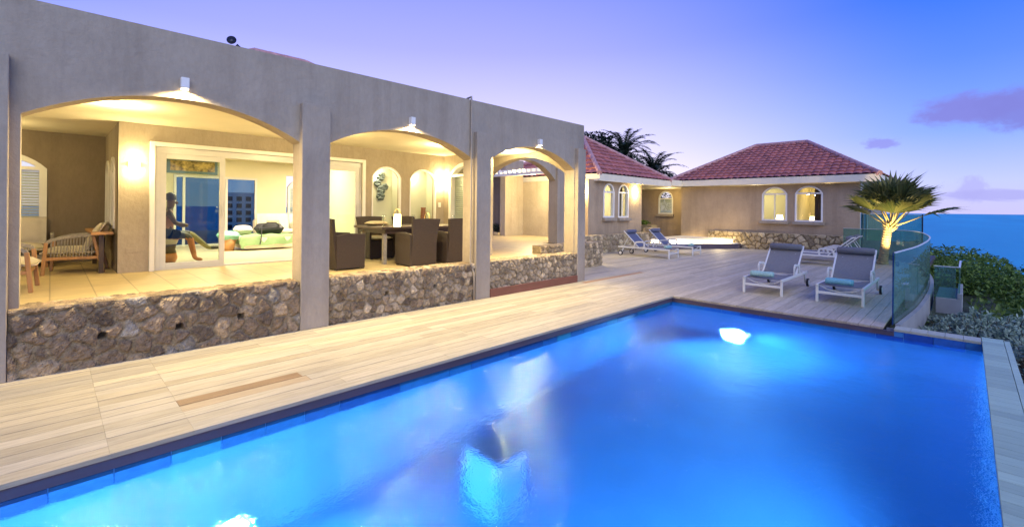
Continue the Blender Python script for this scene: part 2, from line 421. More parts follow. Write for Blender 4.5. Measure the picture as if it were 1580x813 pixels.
def ring(mb, F, c, hw, z0, zs, za, t, w0, w1, tb=None):
    tb = t if tb is None else tb
    o = outline(c, hw, z0, zs, za); i = outline(c, hw - t, z0 + tb, zs, za - t) if za > zs else outline(c, hw - t, z0 + tb, zs - t, za - t)
    n = len(o); vs = []
    for (u, z) in o: vs.append(F(u, w1, z))
    for (u, z) in i: vs.append(F(u, w1, z))
    for (u, z) in o: vs.append(F(u, w0, z))
    for (u, z) in i: vs.append(F(u, w0, z))
    fs = []
    for k in range(n):
        j = (k + 1) % n
        fs += [(k, j, n + j, n + k), (2 * n + k, 3 * n + k, 3 * n + j, 2 * n + j), (k, 2 * n + k, 2 * n + j, j), (n + k, n + j, 3 * n + j, 3 * n + k)]
    mb.add(vs, fs)

def arch_window(parent, F, c, hw, z0, zs, za, pane=None, sill=True, t=0.06, wback=-0.1, trans=True, shutter=False, blind=False, mull=True):
    m = MB(); ring(m, F, c, hw, z0, zs, za, t, wback, 0.025)
    if trans:
        m.prism([(c - hw + t, zs - 0.03), (c + hw - t, zs - 0.03), (c + hw - t, zs + 0.03), (c - hw + t, zs + 0.03)], lambda u, z: F(u, wback + 0.01, z), lambda u, z: F(u, 0.0, z))
    if mull:
        m.prism([(c - 0.016, z0 + t), (c + 0.016, z0 + t), (c + 0.016, zs - 0.03), (c - 0.016, zs - 0.03)], lambda u, z: F(u, wback + 0.02, z), lambda u, z: F(u, -0.03, z))
    w = fixn(m.build('window', M['white'], parent))
    g = MB(); g.prism(outline(c, hw - t * 0.9, z0 + t * 0.9, zs, za - t * 0.9), lambda u, z: F(u, wback + 0.03, z), lambda u, z: F(u, wback + 0.04, z))
    def sub(mb, nm, mt):
        o = fixn(mb.build(nm, mt)); o.parent = w; return o
    sub(g, 'pane', pane or M['glass'])
    if sill:
        s = MB(); s.prism([(c - hw - 0.06, z0 - 0.12), (c + hw + 0.06, z0 - 0.12), (c + hw + 0.06, z0 - 0.003), (c - hw - 0.06, z0 - 0.003)], lambda u, z: F(u, 0.002, z), lambda u, z: F(u, 0.12, z))
        sub(s, 'sill', M['stucco'])
    if shutter:
        s = MB(); k = 0; z = z0 + t
        while z < zs - 0.03 - 0.005:
            zt = min(z + 0.045, zs - 0.03)
            s.prism([(c - hw + t, z), (c + hw - t, z), (c + hw - t, zt - 0.006), (c - hw + t, zt - 0.006)], lambda u, zz: F(u, wback - 0.02, zz), lambda u, zz: F(u, wback + 0.028, zz))
            z += 0.05
        sub(s, 'shutter', M['shutter'])
    return w

# ------------------------------------------------------------------ stone walls
def stone_wall(name, label, path, z0, z1, th, palette, mortar, cell=0.2, res=0.025, depth=0.045, seed=1, loc=None, topflat=0.0, group=None, holes=()):
    """path: list of (x,y) along the visible face; body lies to the left-hand normal side"""
    rng = np.random.RandomState(seed)
    P = [Vector((*p, 0)) for p in path]; L = [0]
    for i in range(len(P) - 1): L.append(L[-1] + (P[i + 1] - P[i]).length)
    tot = L[-1]; H = z1 - z0
    def at(s):
        s = min(max(s, 0), tot)
        for i in range(len(P) - 1):
            if s <= L[i + 1] + 1e-9:
                t = (P[i + 1] - P[i]).normalized(); return P[i] + t * (s - L[i]), t
        return P[-1], (P[-1] - P[-2]).normalized()
    nu = max(2, int(tot / res)); nv = max(2, int(H / res)); nt = max(2, int(th / res))
    # unwrapped surface: front (v 0..H), then top (v H..H+th)
    vv = [H * j / nv for j in range(nv + 1)] + [H + th * j / nt for j in range(1, nt + 1)]
    uu = [tot * i / nu for i in range(nu + 1)]
    nx = int(tot / cell) + 3; ny = int((H + th) / cell) + 3
    sx, sy = np.meshgrid(np.arange(-1, nx), np.arange(-1, ny))
    sx = (sx + 0.5 * (sy % 2) + rng.uniform(-.42, .42, sx.shape)) * cell; sy = (sy + rng.uniform(-.4, .4, sy.shape)) * cell * .92
    S = np.stack([sx.ravel(), sy.ravel()], 1); cols = [palette[rng.randint(len(palette))] for _ in S]
    cols = [tuple(c * k for c in q) for q, k in zip(cols, rng.uniform(.7, 1.25, len(cols)))]
    hts = rng.uniform(0.5, 1.0, len(S))
    U, V = np.meshgrid(uu, vv); pts = np.stack([U.ravel(), V.ravel()], 1)
    wob = 0.012 * np.stack([np.sin(pts[:, 1] * 31 + pts[:, 0] * 9), np.sin(pts[:, 0] * 27 - pts[:, 1] * 13)], 1) * (cell / 0.2)
    dist = np.linalg.norm((pts + wob)[:, None, :] - S[None], axis=2)
    idx = np.argsort(dist, axis=1)[:, :2]; d1 = np.take_along_axis(dist, idx[:, :1], 1)[:, 0]; d2 = np.take_along_axis(dist, idx[:, 1:2], 1)[:, 0]
    e = np.clip((d2 - d1) / (0.32 * cell), 0, 1); e = e * e * (3 - 2 * e)
    own = idx[:, 0]
    h = e * depth * hts[own] * np.clip(1.15 - (d1 / (cell * 1.1)) ** 2, 0.3, 1) + rng.uniform(-.006, .006, len(pts)) + 0.008 * np.sin(pts[:, 0] * 61 + own * 2.1) * np.sin(pts[:, 1] * 57 + own) * e
    mb = MB(); vs = []
    vcol = []
    W = len(uu)
    for j, v in enumerate(vv):
        for i, u in enumerate(uu):
            k = j * W + i; p, t = at(u); n = Vector((t.y, -t.x, 0))   # outward (right-hand side)
            hh = float(h[k])
            for (hu, hv, hr) in holes:
                dd = math.hypot(u - hu, v - hv)
                if dd < hr: hh = -0.12
            if v <= H: q = p + n * (hh if v < H - 1e-6 else hh * 0.6) + Vector((0, 0, z0 + v + (hh * 0.2 if v >= H - 1e-6 else 0)))
            else: q = p - n * (v - H) + Vector((0, 0, z0 + H + hh * 0.3))
            vs.append(q); c = cols[own[k]]; f = float(e[k])
            f = min(1, f * 1.4)
            vcol.append(tuple(mortar[a] * (1 - f) + c[a] * f for a in range(3)))
    fs = []; M_ = len(vv)
    for j in range(M_ - 1):
        for i in range(W - 1):
            a = j * W + i; fs.append((a, a + 1, a + W + 1, a + W))
    # back side and ends
    nvs = len(vs); back = []
    for i, u in enumerate(uu):
        p, t = at(u); n = Vector((t.y, -t.x, 0)); vs.append(p - n * th + Vector((0, 0, z0))); vcol.append(mortar)
    for i in range(W - 1):
        a = (M_ - 1) * W + i; fs.append((a, a + 1, nvs + i + 1, nvs + i))
    fs.append(tuple([j * W for j in range(M_ - 1, -1, -1)][::-1] + [nvs])[::-1])
    fs.append(tuple([j * W + W - 1 for j in range(M_)] + [nvs + W - 1]))
    me = D.meshes.new(name); me.from_pydata(vs, [], fs); me.update()
    at_ = me.color_attributes.new('Col', 'FLOAT_COLOR', 'POINT')
    dat = np.ones((len(vs), 4), np.float32); dat[:, :3] = np.array(vcol); at_.data.foreach_set('color', dat.ravel())
    me.materials.append(M['stone']); o = D.objects.new(name, me); COL.objects.link(o)
    tag(o, label, 'stone wall', group)
    return o

DARK = [(0.285, 0.207, 0.129), (0.339, 0.244, 0.151), (0.231, 0.169, 0.112), (0.38, 0.276, 0.168), (0.435, 0.313, 0.185), (0.312, 0.225, 0.14), (0.489, 0.363, 0.218), (0.244, 0.181, 0.118)]
MID = [(0.501, 0.392, 0.249), (0.593, 0.467, 0.3), (0.382, 0.299, 0.193), (0.659, 0.522, 0.34), (0.435, 0.336, 0.216)]
PALE = [(0.58, 0.47, 0.27), (0.5, 0.4, 0.24), (0.64, 0.53, 0.33), (0.46, 0.37, 0.23)]  # yellowed and brightened to carry golden step light on the plinth
MORT = (0.36, 0.285, 0.175)

# ================================================================== SETTING
# terrain
def terrain():
    mb = MB(); xs = [-400, -150, -80, -50, -30, -20, -12, -6, -3, 0, 0.6, 1.2, 2, 3, 4.5, 6, 8, 11, 15, 20, 26, 34, 45, 60, 90, 150]
    ys = [-120, -60, -30, -15, -8, -4, 0, 3, 6, 9, 12, 15, 18, 21, 24, 27, 30, 35, 40, 48, 58, 70, 90, 120, 170]
    rng = random.Random(3); vs = []
    for y in ys:
        for x in xs:
            z = -1.3 if x <= 0.61 else -1.6 - 0.42 * (x - 0.6)
            if y > 24 and x > -30: z -= 0.3 * (y - 24)
            if x < -60: z -= 0.25 * (-60 - x)
            if y < -15 and x > 0: z -= 0.1 * (-15 - y)
            z = max(z, -36)
            if x > 1.5: z += rng.uniform(-.3, .3)
            vs.append((x, y, z))
    W = len(xs); fs = []
    for j in range(len(ys) - 1):
        for i in range(W - 1):
            # leave the pool pit open
            if xs[i] >= -6 and xs[i + 1] <= 0.61 and ys[j] >= -8 and ys[j + 1] <= 9: continue
            a = j * W + i; fs.append((a, a + 1, a + W + 1, a + W))
    mb.add(vs, fs); return struct(mb.build('hillside', M['soil']))
terrain()

# sea
def sea():
    m, nt, p, o = new_mat('sea_water')
    v = objcoord(nt, (1, 0.35, 1)); n1 = noise(nt, 0.06, 6, v, 0.65)
    n2 = noise(nt, 0.004, 4, objcoord(nt, (1, 0.12, 1)))
    r = ramp(nt, n2.outputs['Fac'], [(0.35, (0.01, 0.33, 0.49)), (0.7, (0.03, 0.47, 0.63))])
    # surf lines near the shore
    w = noise(nt, 0.02, 5, objcoord(nt, (1, 0.25, 1)), 0.7)
    nt.links.new(r.outputs['Color'], p.inputs['Base Color'])
    p.inputs['Roughness'].default_value = 0.45; p.inputs['Specular IOR Level'].default_value = 0.1
    nt.links.new(bump(nt, n1.outputs['Fac'], 0.6, 3.0), p.inputs['Normal'])
    mb = MB(); s = 26000
    mb.add([(-s, -s, -32), (s, -s, -32), (s, s, -32), (-s, s, -32)], [(0, 1, 2, 3)])
    return struct(mb.build('sea', m))
sea()
# breaking surf
def surf():
    m = mat('sea_foam', (0.75, 0.8, 0.82), 0.7, 0.1, 0.4, 3, 0.5)
    mb = MB(); rng = random.Random(5)
    for (x0, x1, y0, wd) in ((4, 40, 300, 2.6), (14, 60, 330, 3.2), (2, 70, 268, 3.4), (20, 70, 240, 3.0)):
        k = 60; vs = []; fs = []
        for i in range(k + 1):
            t = i / k; x = x0 + (x1 - x0) * t; y = y0 + 8 * math.sin(t * 5 + y0) + rng.uniform(-1.2, 1.2); h = wd * math.sin(PI * t) * rng.uniform(.2, 1)
            vs += [(x, y, -31.95), (x, y + h * 2, -31.5), (x, y + h * 4, -31.95)]
        for i in range(k):
            a = i * 3; fs += [(a, a + 3, a + 4, a + 1), (a + 1, a + 4, a + 5, a + 2)]
        mb.add(vs, fs)
    o = mb.build('sea_foam', m); o['kind'] = 'stuff'; tag(o, 'white surf breaking near the shore', 'surf')
surf()

# curved balustrade path (plan)
RAIL = [(-0.755, 8.47), (-0.70, 9.2), (-0.63, 10.3), (-0.60, 11.7), (-0.60, 13.1), (-0.66, 14.9), (-0.86, 17.0), (-1.12, 18.6), (-1.55, 19.45), (-2.2, 19.75), (-3.1, 19.75)]
def catmull(P, n=6):
    out = []
    for i in range(len(P) - 1):
        p0 = Vector(P[max(i - 1, 0)]); p1 = Vector(P[i]); p2 = Vector(P[i + 1]); p3 = Vector(P[min(i + 2, len(P) - 1)])
        for k in range(n):
            t = k / n
            out.append(0.5 * ((2 * p1) + (p2 - p0) * t + (2 * p0 - 5 * p1 + 4 * p2 - p3) * t * t + (3 * p1 - p0 - 3 * p2 + p3) * t ** 3))
    out.append(Vector(P[-1])); return out
RAILC = catmull(RAIL)
def rail_x(y):
    for i in range(len(RAILC) - 1):
        a, b = RAILC[i], RAILC[i + 1]
        if a.y <= y <= b.y and b.y > a.y: return a.x + (b.x - a.x) * (y - a.y) / (b.y - a.y)
    return -3.3 if y > 19.75 else -0.7

# wooden deck, individual boards in one sheet
PX0, PX1, PY0, PY1 = -3.9, 0.15, -2.4, 8.19
def deck():
    mb = MB(); rng = random.Random(11)
    base = (0.47, 0.415, 0.31)
    def board(x0, x1, y0, y1, c=None):
        k = rng.uniform(0.8, 1.12); t = rng.uniform(-0.05, 0.04)
        mb.cur = c or (base[0] * k * (1 + t * .4), base[1] * k, base[2] * k * (1 - t))
        z = rng.uniform(-0.0012, 0.0012)
        mb.box((x0 + 0.003, y0 + 0.0007, -0.03), (x1 - 0.003, y1 - 0.0007, z))
    w = 0.1400
    # side strip between the loggia wall and the pool
    n = 16; x = -6.13; cuts0 = [-6, -4.3, -2.45, -0.62, 0.25, 0.735, 1.7, 3.1, 4.6, 6.2, 7.4, 8.35]
    ww = (PX0 + 0.012 - x) / n
    for i in range(n):
        y = -6.0
        cuts = [-5.5, -3.6, -1.9, -0.62, 0.28, 0.735]
        cuts += [1.69 if i == 11 else 1.6 + rng.uniform(0, .8), 3.0 + rng.uniform(0, .9), 4.6 + rng.uniform(0, 1), 6.3 + rng.uniform(0, .9), 8.205]
        for c in cuts:
            if i == 11 and abs(y - 0.735) < 0.01: board(x, x + ww, y, c, (0.27, 0.175, 0.10))
            elif i == 12 and abs(y - 0.735) < 0.01: board(x, x + ww, y, c, (0.42, 0.33, 0.22))
            else: board(x, x + ww, y, c)
            y = c
        x += ww
    # far terrace
    x = -11.6; j = 0
    while x < -0.62:
        y = 8.208; 
        while y < 24:
            ln = rng.uniform(1.8, 3.6); y1 = min(y + ln, 24)
            xm = x + w
            lim = min(rail_x(y), rail_x((y + y1) / 2), rail_x(y1)) + 0.0
            if xm > lim + 0.02:
                # shorten board to follow the curve
                yy = y
                while yy < y1 and rail_x(yy) + 0.02 >= xm: yy += 0.05
                if yy > y + 0.1: board(x, xm, y, yy)
                y = y1; continue
            board(x, xm, y, y1, (0.36, 0.2, 0.1) if (j == 40 and 8 < y < 9) else None)
            y = y1
        x += w; j += 1
    x = PX0 + .02
    while x < .39:
        board(x, x + w, -6.0, -4.1); board(x, x + w, -4.1, PY0 - .004); x += w
    mb.cur = (0.06, 0.045, 0.03)
    mb.box((PX0 - .03, -6, -.2), (.4, PY0 - .21, -.04))
    mb.box((-11.6, 8.22, -0.2), (-0.85, 24, -0.04)); mb.box((-6.4, -6, -0.2), (PX0 - 0.03, 8.21, -0.04))
    struct(mb.build('deck', M['deck']))
    t = MB()
    t.box((PX0 - 0.03, -6, -0.098), (PX0 + 0.012, PY1 - 0.02, -0.036)); t.box((PX0 - 0.02, -6, -0.036), (PX0 + 0.02, PY1 - 0.02, -0.004 - 0.028))
    t.box((PX0 - 0.03, PY1 - 0.012, -0.098), (-0.70, PY1 + 0.03, -0.036)); t.box((PX0 - 0.03, PY1 - 0.02, -0.036), (-0.70, PY1 + 0.02, -0.032))
    struct(t.build('deck_edge', M['trim'], bevel=0.004))
deck()

# pool basin, steps, water
WZ = -0.125
def pool():
    fl = -1.75
    mb = MB(); x0, x1, y0, y1 = PX0 - 0.0, PX1, PY0, PY1
    def q(*p): mb.add(p, [(0, 1, 2, 3)])
    q((x0, y0, fl), (x1, y0, fl), (x1, y1, fl), (x0, y1, fl))
    mb.box((x0 - 0.2, y0, fl - .1), (x0 + 0.004, y1 + 0.2, -0.1)); mb.box((x0, y1 + 0.004, fl - .1), (x1 + .2, y1 + 0.2, -0.1))
    mb.box((x1, y0, fl - .1), (x1 + 0.2, y1 + 0.0, -0.032)); mb.box((x0, y0 - .2, fl - .1), (x1, y0, -0.1))
    mb.box((-0.70, y1 - 0.0, -0.1), (x1 + .2, y1 + .2, -0.032))
    o = struct(mb.build('pool', M['pooltile']))
    s = MB(); 
    s.box((-3.15, 2.6, fl), (-2.72, 2.95, -0.95))
    struct(s.build('pool_plinth', M['pooltile'], bevel=0.01))
    b = MB(); rng = random.Random(8); y = y0
    while y < y1 - 0.01:
        l = rng.choice([0.3, 0.3, 0.6]); c = rng.choice([(0.02, 0.07, 0.2), (0.025, 0.13, 0.22), (0.015, 0.05, 0.17), (0.02, 0.09, 0.22), (0.03, 0.16, 0.26)])
        b.cur = c; b.box((x0 + 0.004, y + .003, -0.3), (x0 + 0.012, min(y + l, y1) - .003, -0.1)); y += l
    x = x0
    while x < x1 - .01:
        c = rng.choice([(0.03, 0.12, 0.42), (0.03, 0.16, 0.42), (0.02, 0.08, 0.38), (0.03, 0.14, 0.5)])
        b.cur = c; zt = -0.1 if x < -0.75 else -0.034
        b.box((x + .003, y1 - 0.008, -0.3), (min(x + 0.3, x1) - .003, y1 - 0.001, zt)); x += 0.3
    struct(b.build('pool_tile_band', mat_attr('waterline_tile', 0.25, 60, 0.1)))
    # water
    m, nt, p, out = new_mat('pool_water'); nt.nodes.remove(p)
    v = objcoord(nt, (1.0, 1.0, 1.0))
    n1 = noise(nt, 3.2, 3, v, 0.6); n2 = noise(nt, 16, 3, v, 0.6); n3 = noise(nt, 70, 2, v, 0.6)
    nr = bump(nt, n1.outputs['Fac'], 0.22, 0.05); nr = bump(nt, n2.outputs['Fac'], 0.16, 0.02, nr); nr = bump(nt, n3.outputs['Fac'], 0.4, 0.006, nr)
    t = N(nt, 'ShaderNodeBsdfRefraction'); t.inputs['Color'].default_value = (0.6, 0.92, 1.0, 1); t.inputs['IOR'].default_value = 1.33; t.inputs['Roughness'].default_value = 0.13; nt.links.new(nr, t.inputs['Normal'])
    g = N(nt, 'ShaderNodeBsdfGlossy'); g.inputs['Roughness'].default_value = 0.05; g.inputs['Color'].default_value = (0.5, 0.66, 0.78, 1)
    f = N(nt, 'ShaderNodeFresnel'); f.inputs['IOR'].default_value = 1.33
    nt.links.new(nr, g.inputs['Normal']); nt.links.new(nr, f.inputs['Normal'])
    mx = N(nt, 'ShaderNodeMixShader'); nt.links.new(f.outputs[0], mx.inputs[0]); nt.links.new(t.outputs[0], mx.inputs[1]); nt.links.new(g.outputs[0], mx.inputs[2])
    nt.links.new(mx.outputs[0], out.inputs['Surface'])
    w = MB(); w.add([(x0, y0, WZ), (x1 + .0, y0, WZ), (x1, y1, WZ), (x0, y1, WZ)], [(0, 1, 2, 3)])
    struct(w.build('pool_water', m))
    # coping of short boards along the infinity side
    c = MB(); y = y0
    while y < y1 + 0.26:
        k = rng.uniform(.82, 1.1); c.cur = (0.36 * k, 0.5 * k, 0.37 * k)
        c.box((x1 - 0.004, y, -0.03), (x1 + 0.185, y + 0.136, 0.0)); y += 0.14
    y = y0
    while y < y1 + 0.26:
        k = rng.uniform(.82, 1.1); c.cur = (0.38 * k, 0.52 * k, 0.39 * k)
        c.box((x1 + 0.19, y, -0.03), (x1 + 0.24, min(y + 0.6, y1 + .28) - .004, 0.0)); y += 0.6
    x = -0.70
    while x < x1 - 0.02:
        k = rng.uniform(.9, 1.1); c.cur = (0.44 * k, 0.46 * k, 0.36 * k)
        c.box((x, y1 - 0.01, -0.03), (min(x + 0.17, x1 - .008) - .004, y1 + 0.25, 0.001)); x += 0.17
    struct(c.build('pool_coping', M['coping']))
    wv = MB(); wv.box((x1 + .2, y0, -3.5), (x1 + .22, y1 + .24, -0.035)); wv.box((-0.8, y1 + .2, -3.5), (x1 + .2, y1 + .22, -0.035))
    struct(wv.build('pool_outer_wall', M['concrete']))
    # lamps under water; right-wall and near-wall ones are added to brighten the pool
    BL = (.10, .60, 1.0)
    for (lx, ly, lz, nv, e, col, lab, dr) in ((-2.75, y1 - 0.012, -1.45, (0, -1), 760, (.38, .68, 1.0), 'round white underwater lamp glowing on far pool wall', (.5, -.8)), (x0 + 0.02, .95, -1.55, (1, 0), 380, (.30, .64, 1.0), 'round underwater lamp on the left pool wall nearest the viewer', (1, .1)),
            (x1 - .012, 3.3, -.42, (-1, 0), 400, (.42, .66, 1.0), 'round fill lamp added underwater halfway along the right pool wall', (-1, -.1)), (x1 - .012, 1.2, -.42, (-1, 0), 260, (.25, .6, 1.0), 'round fill lamp added underwater on right pool wall nearest the viewer', (-1, .1)),
            (-2.9, y0 + .012, -.7, (0, 1), 260, (.2, .6, 1.0), 'round fill lamp added underwater on near pool wall behind the viewer on the left', (.3, 1)), (-.9, y0 + .012, -.7, (0, 1), 2100, (.60, .70, 1.0), 'round fill lamp added underwater on near pool wall behind the viewer on the right', (.08, 1))):
        l = MB(); F = Frame((lx, ly, lz), (nv[1], -nv[0], 0) if nv[0] else (1, 0, 0), (*nv, 0))
        n = 20; pts = [(0.062 * math.cos(2 * PI * k / n), 0.062 * math.sin(2 * PI * k / n)) for k in range(n)]
        th = thing('pool_lamp', lab, 'lamp', (lx, ly, lz), group='underwater pool lamps')
        l.prism(pts, lambda u, z: F(u, 0.0, z), lambda u, z: F(u, 0.02, z)); l.build('lens', M['poolled'], th)
        r_ = MB(); pts2 = [(0.082 * math.cos(2 * PI * k / n), 0.082 * math.sin(2 * PI * k / n)) for k in range(n)]
        r_.prism(pts2, lambda u, z: F(u, -0.002, z), lambda u, z: F(u, 0.01, z)); r_.build('rim', M['alu'], th)
        ld = D.lights.new('pool_light', 'SPOT'); ld.energy = e; ld.color = col; ld.shadow_soft_size = .04; ld.spot_size = R(165); ld.spot_blend = .5
        lo = D.objects.new('pool_light', ld); COL.objects.link(lo); lo.location = F(0, .09, 0); lo.rotation_euler = Vector((dr[0], dr[1], -.1)).to_track_quat('-Z', 'Y').to_euler()
pool()

# terrace slab
def terrace():
    mb = MB()
    mb.box((-24, -9, -0.3), (-6.46, 8.49, 0.5)); mb.box((-24, 8.49, -0.3), (-7.72, 11.18, 0.5)); mb.box((-24, 11.18, -0.3), (-9.75, 16.5, 0.5))
    struct(mb.build('terrace_floor', M['floor']))
terrace()

# ================================================================== MAIN HOUSE
HL = (-9.0, 4.0, 0.0)
house = thing('house', 'long taupe stucco house with arched open loggia beside the pool', 'house', HL)
FX = Frame((0, 0, 0), (0, 1, 0), (1, 0, 0))       # facing +X ; u = y, w = x
FY = Frame((0, 0, 0), (1, 0, 0), (0, -1, 0))      # facing -Y ; u = x, w = -y
FACX = -6.18; BACKX = -6.45
mb = MB()
wall(mb, FX, -9.0, 8.52, 0.0, 3.5, BACKX, FACX, [(-3.2, -0.62, 0.0, 2.46, 2.78), (-0.2, 2.30, 0.0, 2.43, 2.78), (2.66, 5.24, 0.0, 2.46, 2.79), (5.60, 8.17, 0.0, 2.47, 2.84)], 28)
fixn(mb.build('facade_wall', M['stucco'], house))
for (a, b) in ((-0.62, -0.27), (2.28, 2.65), (5.25, 5.585), (8.19, 8.47)):
    MB().box((FACX - 0.005, a, 0.0), (-6.085, b, 2.945)).build('column', M['stucco'], house, bevel=0.008)
# loggia ceiling / flat roof
MB().box((-16.5, -9, 2.94), (BACKX - 0.002, 8.239, 3.15)).build('ceiling', M['ceiling'], house)
# rear wall of the loggia with sliding door and arched niches
RX = -9.65
mb = MB(); wall(mb, FX, 0.76, 8.24, 0.5, 2.94, RX - 0.15, RX, [(1.22, 4.93, 0.5, 2.60, 2.60), (5.17, 5.92, 1.15, 2.30, 2.54), (6.17, 6.94, 1.15, 2.32, 2.56)], 16)
fixn(mb.build('rear_wall', M['stucco'], house))
# lounge recess
mb = MB(); wall(mb, FY, -12.25, RX - 0.001, 0.5, 2.94, -0.91, -0.76, [(-11.75, -11.15, 1.2, 2.2, 2.42), (-10.75, -10.15, 1.2, 2.2, 2.42)], 12)
fixn(mb.build('recess_side_wall', M['stucco'], house))
mb = MB(); wall(mb, FX, -9.0, 0.91, 0.5, 2.94, -12.25, -12.1, [(-1.35, -0.05, 1.2, 2.25, 2.55)], 16)
fixn(mb.build('recess_rear_wall', M['stucco_dark'], house))
MB().box((-12.0, -9.0, 0.5), (-6.6, -8.85, 2.94)).build('recess_end_wall', M['stucco_dark'], house)
# return wall with shuttered arched window at the end of the dining bay
mb = MB(); wall(mb, FY, RX + .001, -7.97, 0.5, 2.94, -7.38, -7.2, [(-9.42, -8.2, 1.0, 2.42, 2.73)], 20)
fixn(mb.build('return_wall', M['stucco'], house))
# end arch of the loggia
mb = MB(); wall(mb, FY, RX, BACKX - 0.001, 0.5, 3.49, -8.52, -8.24, [(-9.3, -6.5, 0.5, 2.42, 2.87)], 28)
fixn(mb.build('end_arch', M['stucco'], house))
# garden gate arch with pier
mb = MB(); wall(mb, FX, 8.525, 11.8, 0.5, 3.5, -9.66, -9.4, [(8.72, 11.45, 0.5, 2.5, 3.08)], 24)
fixn(mb.build('garden_arch', M['stucco'], house))
MB().box((-9.7, 11.46, 0.5), (-9.33, 11.82, 3.1)).build('garden_pier', M['stucco'], house)
# interior room behind the sliding door
for nm, a, b, mt in (('room_far_wall', (-15.15, 0.92, 0.5), (-15.0, 2.30, 2.94), 'cream'), ('room_far_wall', (-15.15, 4.32, 0.5), (-15.0, 5.15, 2.94), 'cream'), ('room_far_wall', (-15.15, 6.35, 0.5), (-15.0, 8.2, 2.94), 'cream'),
                     ('room_far_wall', (-15.15, 2.30, 2.42), (-15.0, 4.32, 2.94), 'cream'), ('room_far_wall', (-15.15, 5.15, 2.55), (-15.0, 6.35, 2.94), 'cream'), ('room_far_wall', (-15.15, 5.15, 0.5), (-15.0, 6.35, 1.1), 'cream'),
                     ('room_side_wall', (-15.0, 0.915, 0.5), (-9.81, 0.96, 2.94), 'cream'), ('room_side_wall', (-15.0, 8.05, 0.5), (-9.81, 8.2, 2.94), 'cream'),
                     ('room_partition', (-12.6, 4.98, 0.5), (-9.81, 5.08, 2.94), 'niche')):
    MB().box(a, b).build(nm, M[mt], house)
MB().box((-15.0, 0.96, 0.504), (-9.81, 8.05, 0.512)).build('room_floor', M['roomfloor'], house)
MB().box((-14.99, 0.97, 2.92), (-9.815, 8.04, 2.936)).build('room_ceiling', M['cream'], house)
# niches backs
for (a, b) in ((5.17, 5.92), (6.17, 6.94)):
    MB().box((RX - 0.48, a - .06, 1.0), (RX - 0.42, b + .06, 2.7)).build('niche_back', M['niche'], house)
    n_ = MB(); n_.box((RX - .42, a - .06, 1.06), (RX - .152, a - .01, 2.7)); n_.box((RX - .42, b + .01, 1.06), (RX - .152, b + .06, 2.7)); n_.box((RX - .42, a - .06, 1.0), (RX - .152, b + .06, 1.1)); n_.box((RX - .42, a - .06, 2.6), (RX - .152, b + .06, 2.7))
    n_.build('niche_lining', M['niche'], house)
    r_ = MB(); c = (a + b) / 2; ring(r_, FX, c, (b - a) / 2 + 0.004, 1.15, 2.31, 2.555, 0.03, RX - 0.06, RX + 0.012)
    fixn(r_.build('niche_trim', M['white'], house))
# white surround and sliding door
tr = MB()
tr.box((RX, 1.155, 0.5), (RX + 0.05, 1.225, 2.66)); tr.box((RX, 4.925, 0.5), (RX + 0.05, 4.995, 2.66)); tr.box((RX, 1.225, 2.59), (RX + 0.05, 4.925, 2.66))
tr.build('door_surround', M['white'], house, bevel=0.006)
def slide_panel(y0, y1, x, z0=0.53, z1=2.48, glass='doorglass', nm='sliding_door', handle=True):
    m = MB(); t = 0.085
    m.box((x - .025, y0, z0), (x + .025, y0 + t, z1)); m.box((x - .025, y1 - t, z0), (x + .025, y1, z1)); m.box((x - .025, y0 + t, z0), (x + .025, y1 - t, z0 + t)); m.box((x - .025, y0 + t, z1 - t), (x + .025, y1 - t, z1))
    d = m.build(nm, M['alu'], house, bevel=0.004)
    g = MB().box((x - .004, y0 + t - .005, z0 + t - .005), (x + .004, y1 - t + .005, z1 - t + .005)).build('pane', M[glass]); g.parent = d
    if handle:
        h = MB(); h.bar((x + .05, y1 - .04, 1.4), (x + .05, y1 - .04, 1.65), 0.02); h.bar((x + .02, y1 - .04, 1.42), (x + .05, y1 - .04, 1.42), 0.014); h.bar((x + .02, y1 - .04, 1.63), (x + .05, y1 - .04, 1.63), 0.014)
        h = h.build('handle', M['alu']); h.parent = d
slide_panel(1.30, 2.26, RX - 0.06); slide_panel(3.92, 4.88, RX - 0.06)
dfm = MB(); dfm.box((RX - .14, 1.225, 0.5), (RX - .02, 1.30, 2.59)); dfm.box((RX - .14, 4.88, 0.5), (RX - .02, 4.925, 2.59)); dfm.box((RX - .14, 1.30, 2.48), (RX - .02, 4.88, 2.59)); dfm.box((RX - .14, 1.30, 0.5), (RX - .02, 4.88, 0.528))
dfm.build('door_frame', M['alu'], house)
# far glass door
fd = MB(); x = -14.99
fd.box((x - .06, 2.30, .5), (x + .03, 2.36, 2.42)); fd.box((x - .06, 4.26, .5), (x + .03, 4.32, 2.42)); fd.box((x - .06, 2.36, 2.36), (x + .03, 4.26, 2.42)); fd.box((x - .06, 2.36, .5), (x + .03, 4.26, .54)); fd.box((x - .05, 2.5, .54), (x + .02, 2.56, 2.36)); fd.box((x - .05, 3.5, .54), (x + .02, 3.56, 2.36))
fdo = fd.build('rear_door', M['alu'], house)
g = MB().box((x - .02, 2.36, .54), (x - .012, 4.26, 2.36)).build('pane', M['seaglass']); g.parent = fdo
# far arched window with shutter
arch_window(house, Frame((-15.0, 0, 0), (0, 1, 0), (1, 0, 0)), 5.75, 0.55, 1.1, 2.2, 2.52, sill=False, shutter=True, mull=False, wback=-0.08)
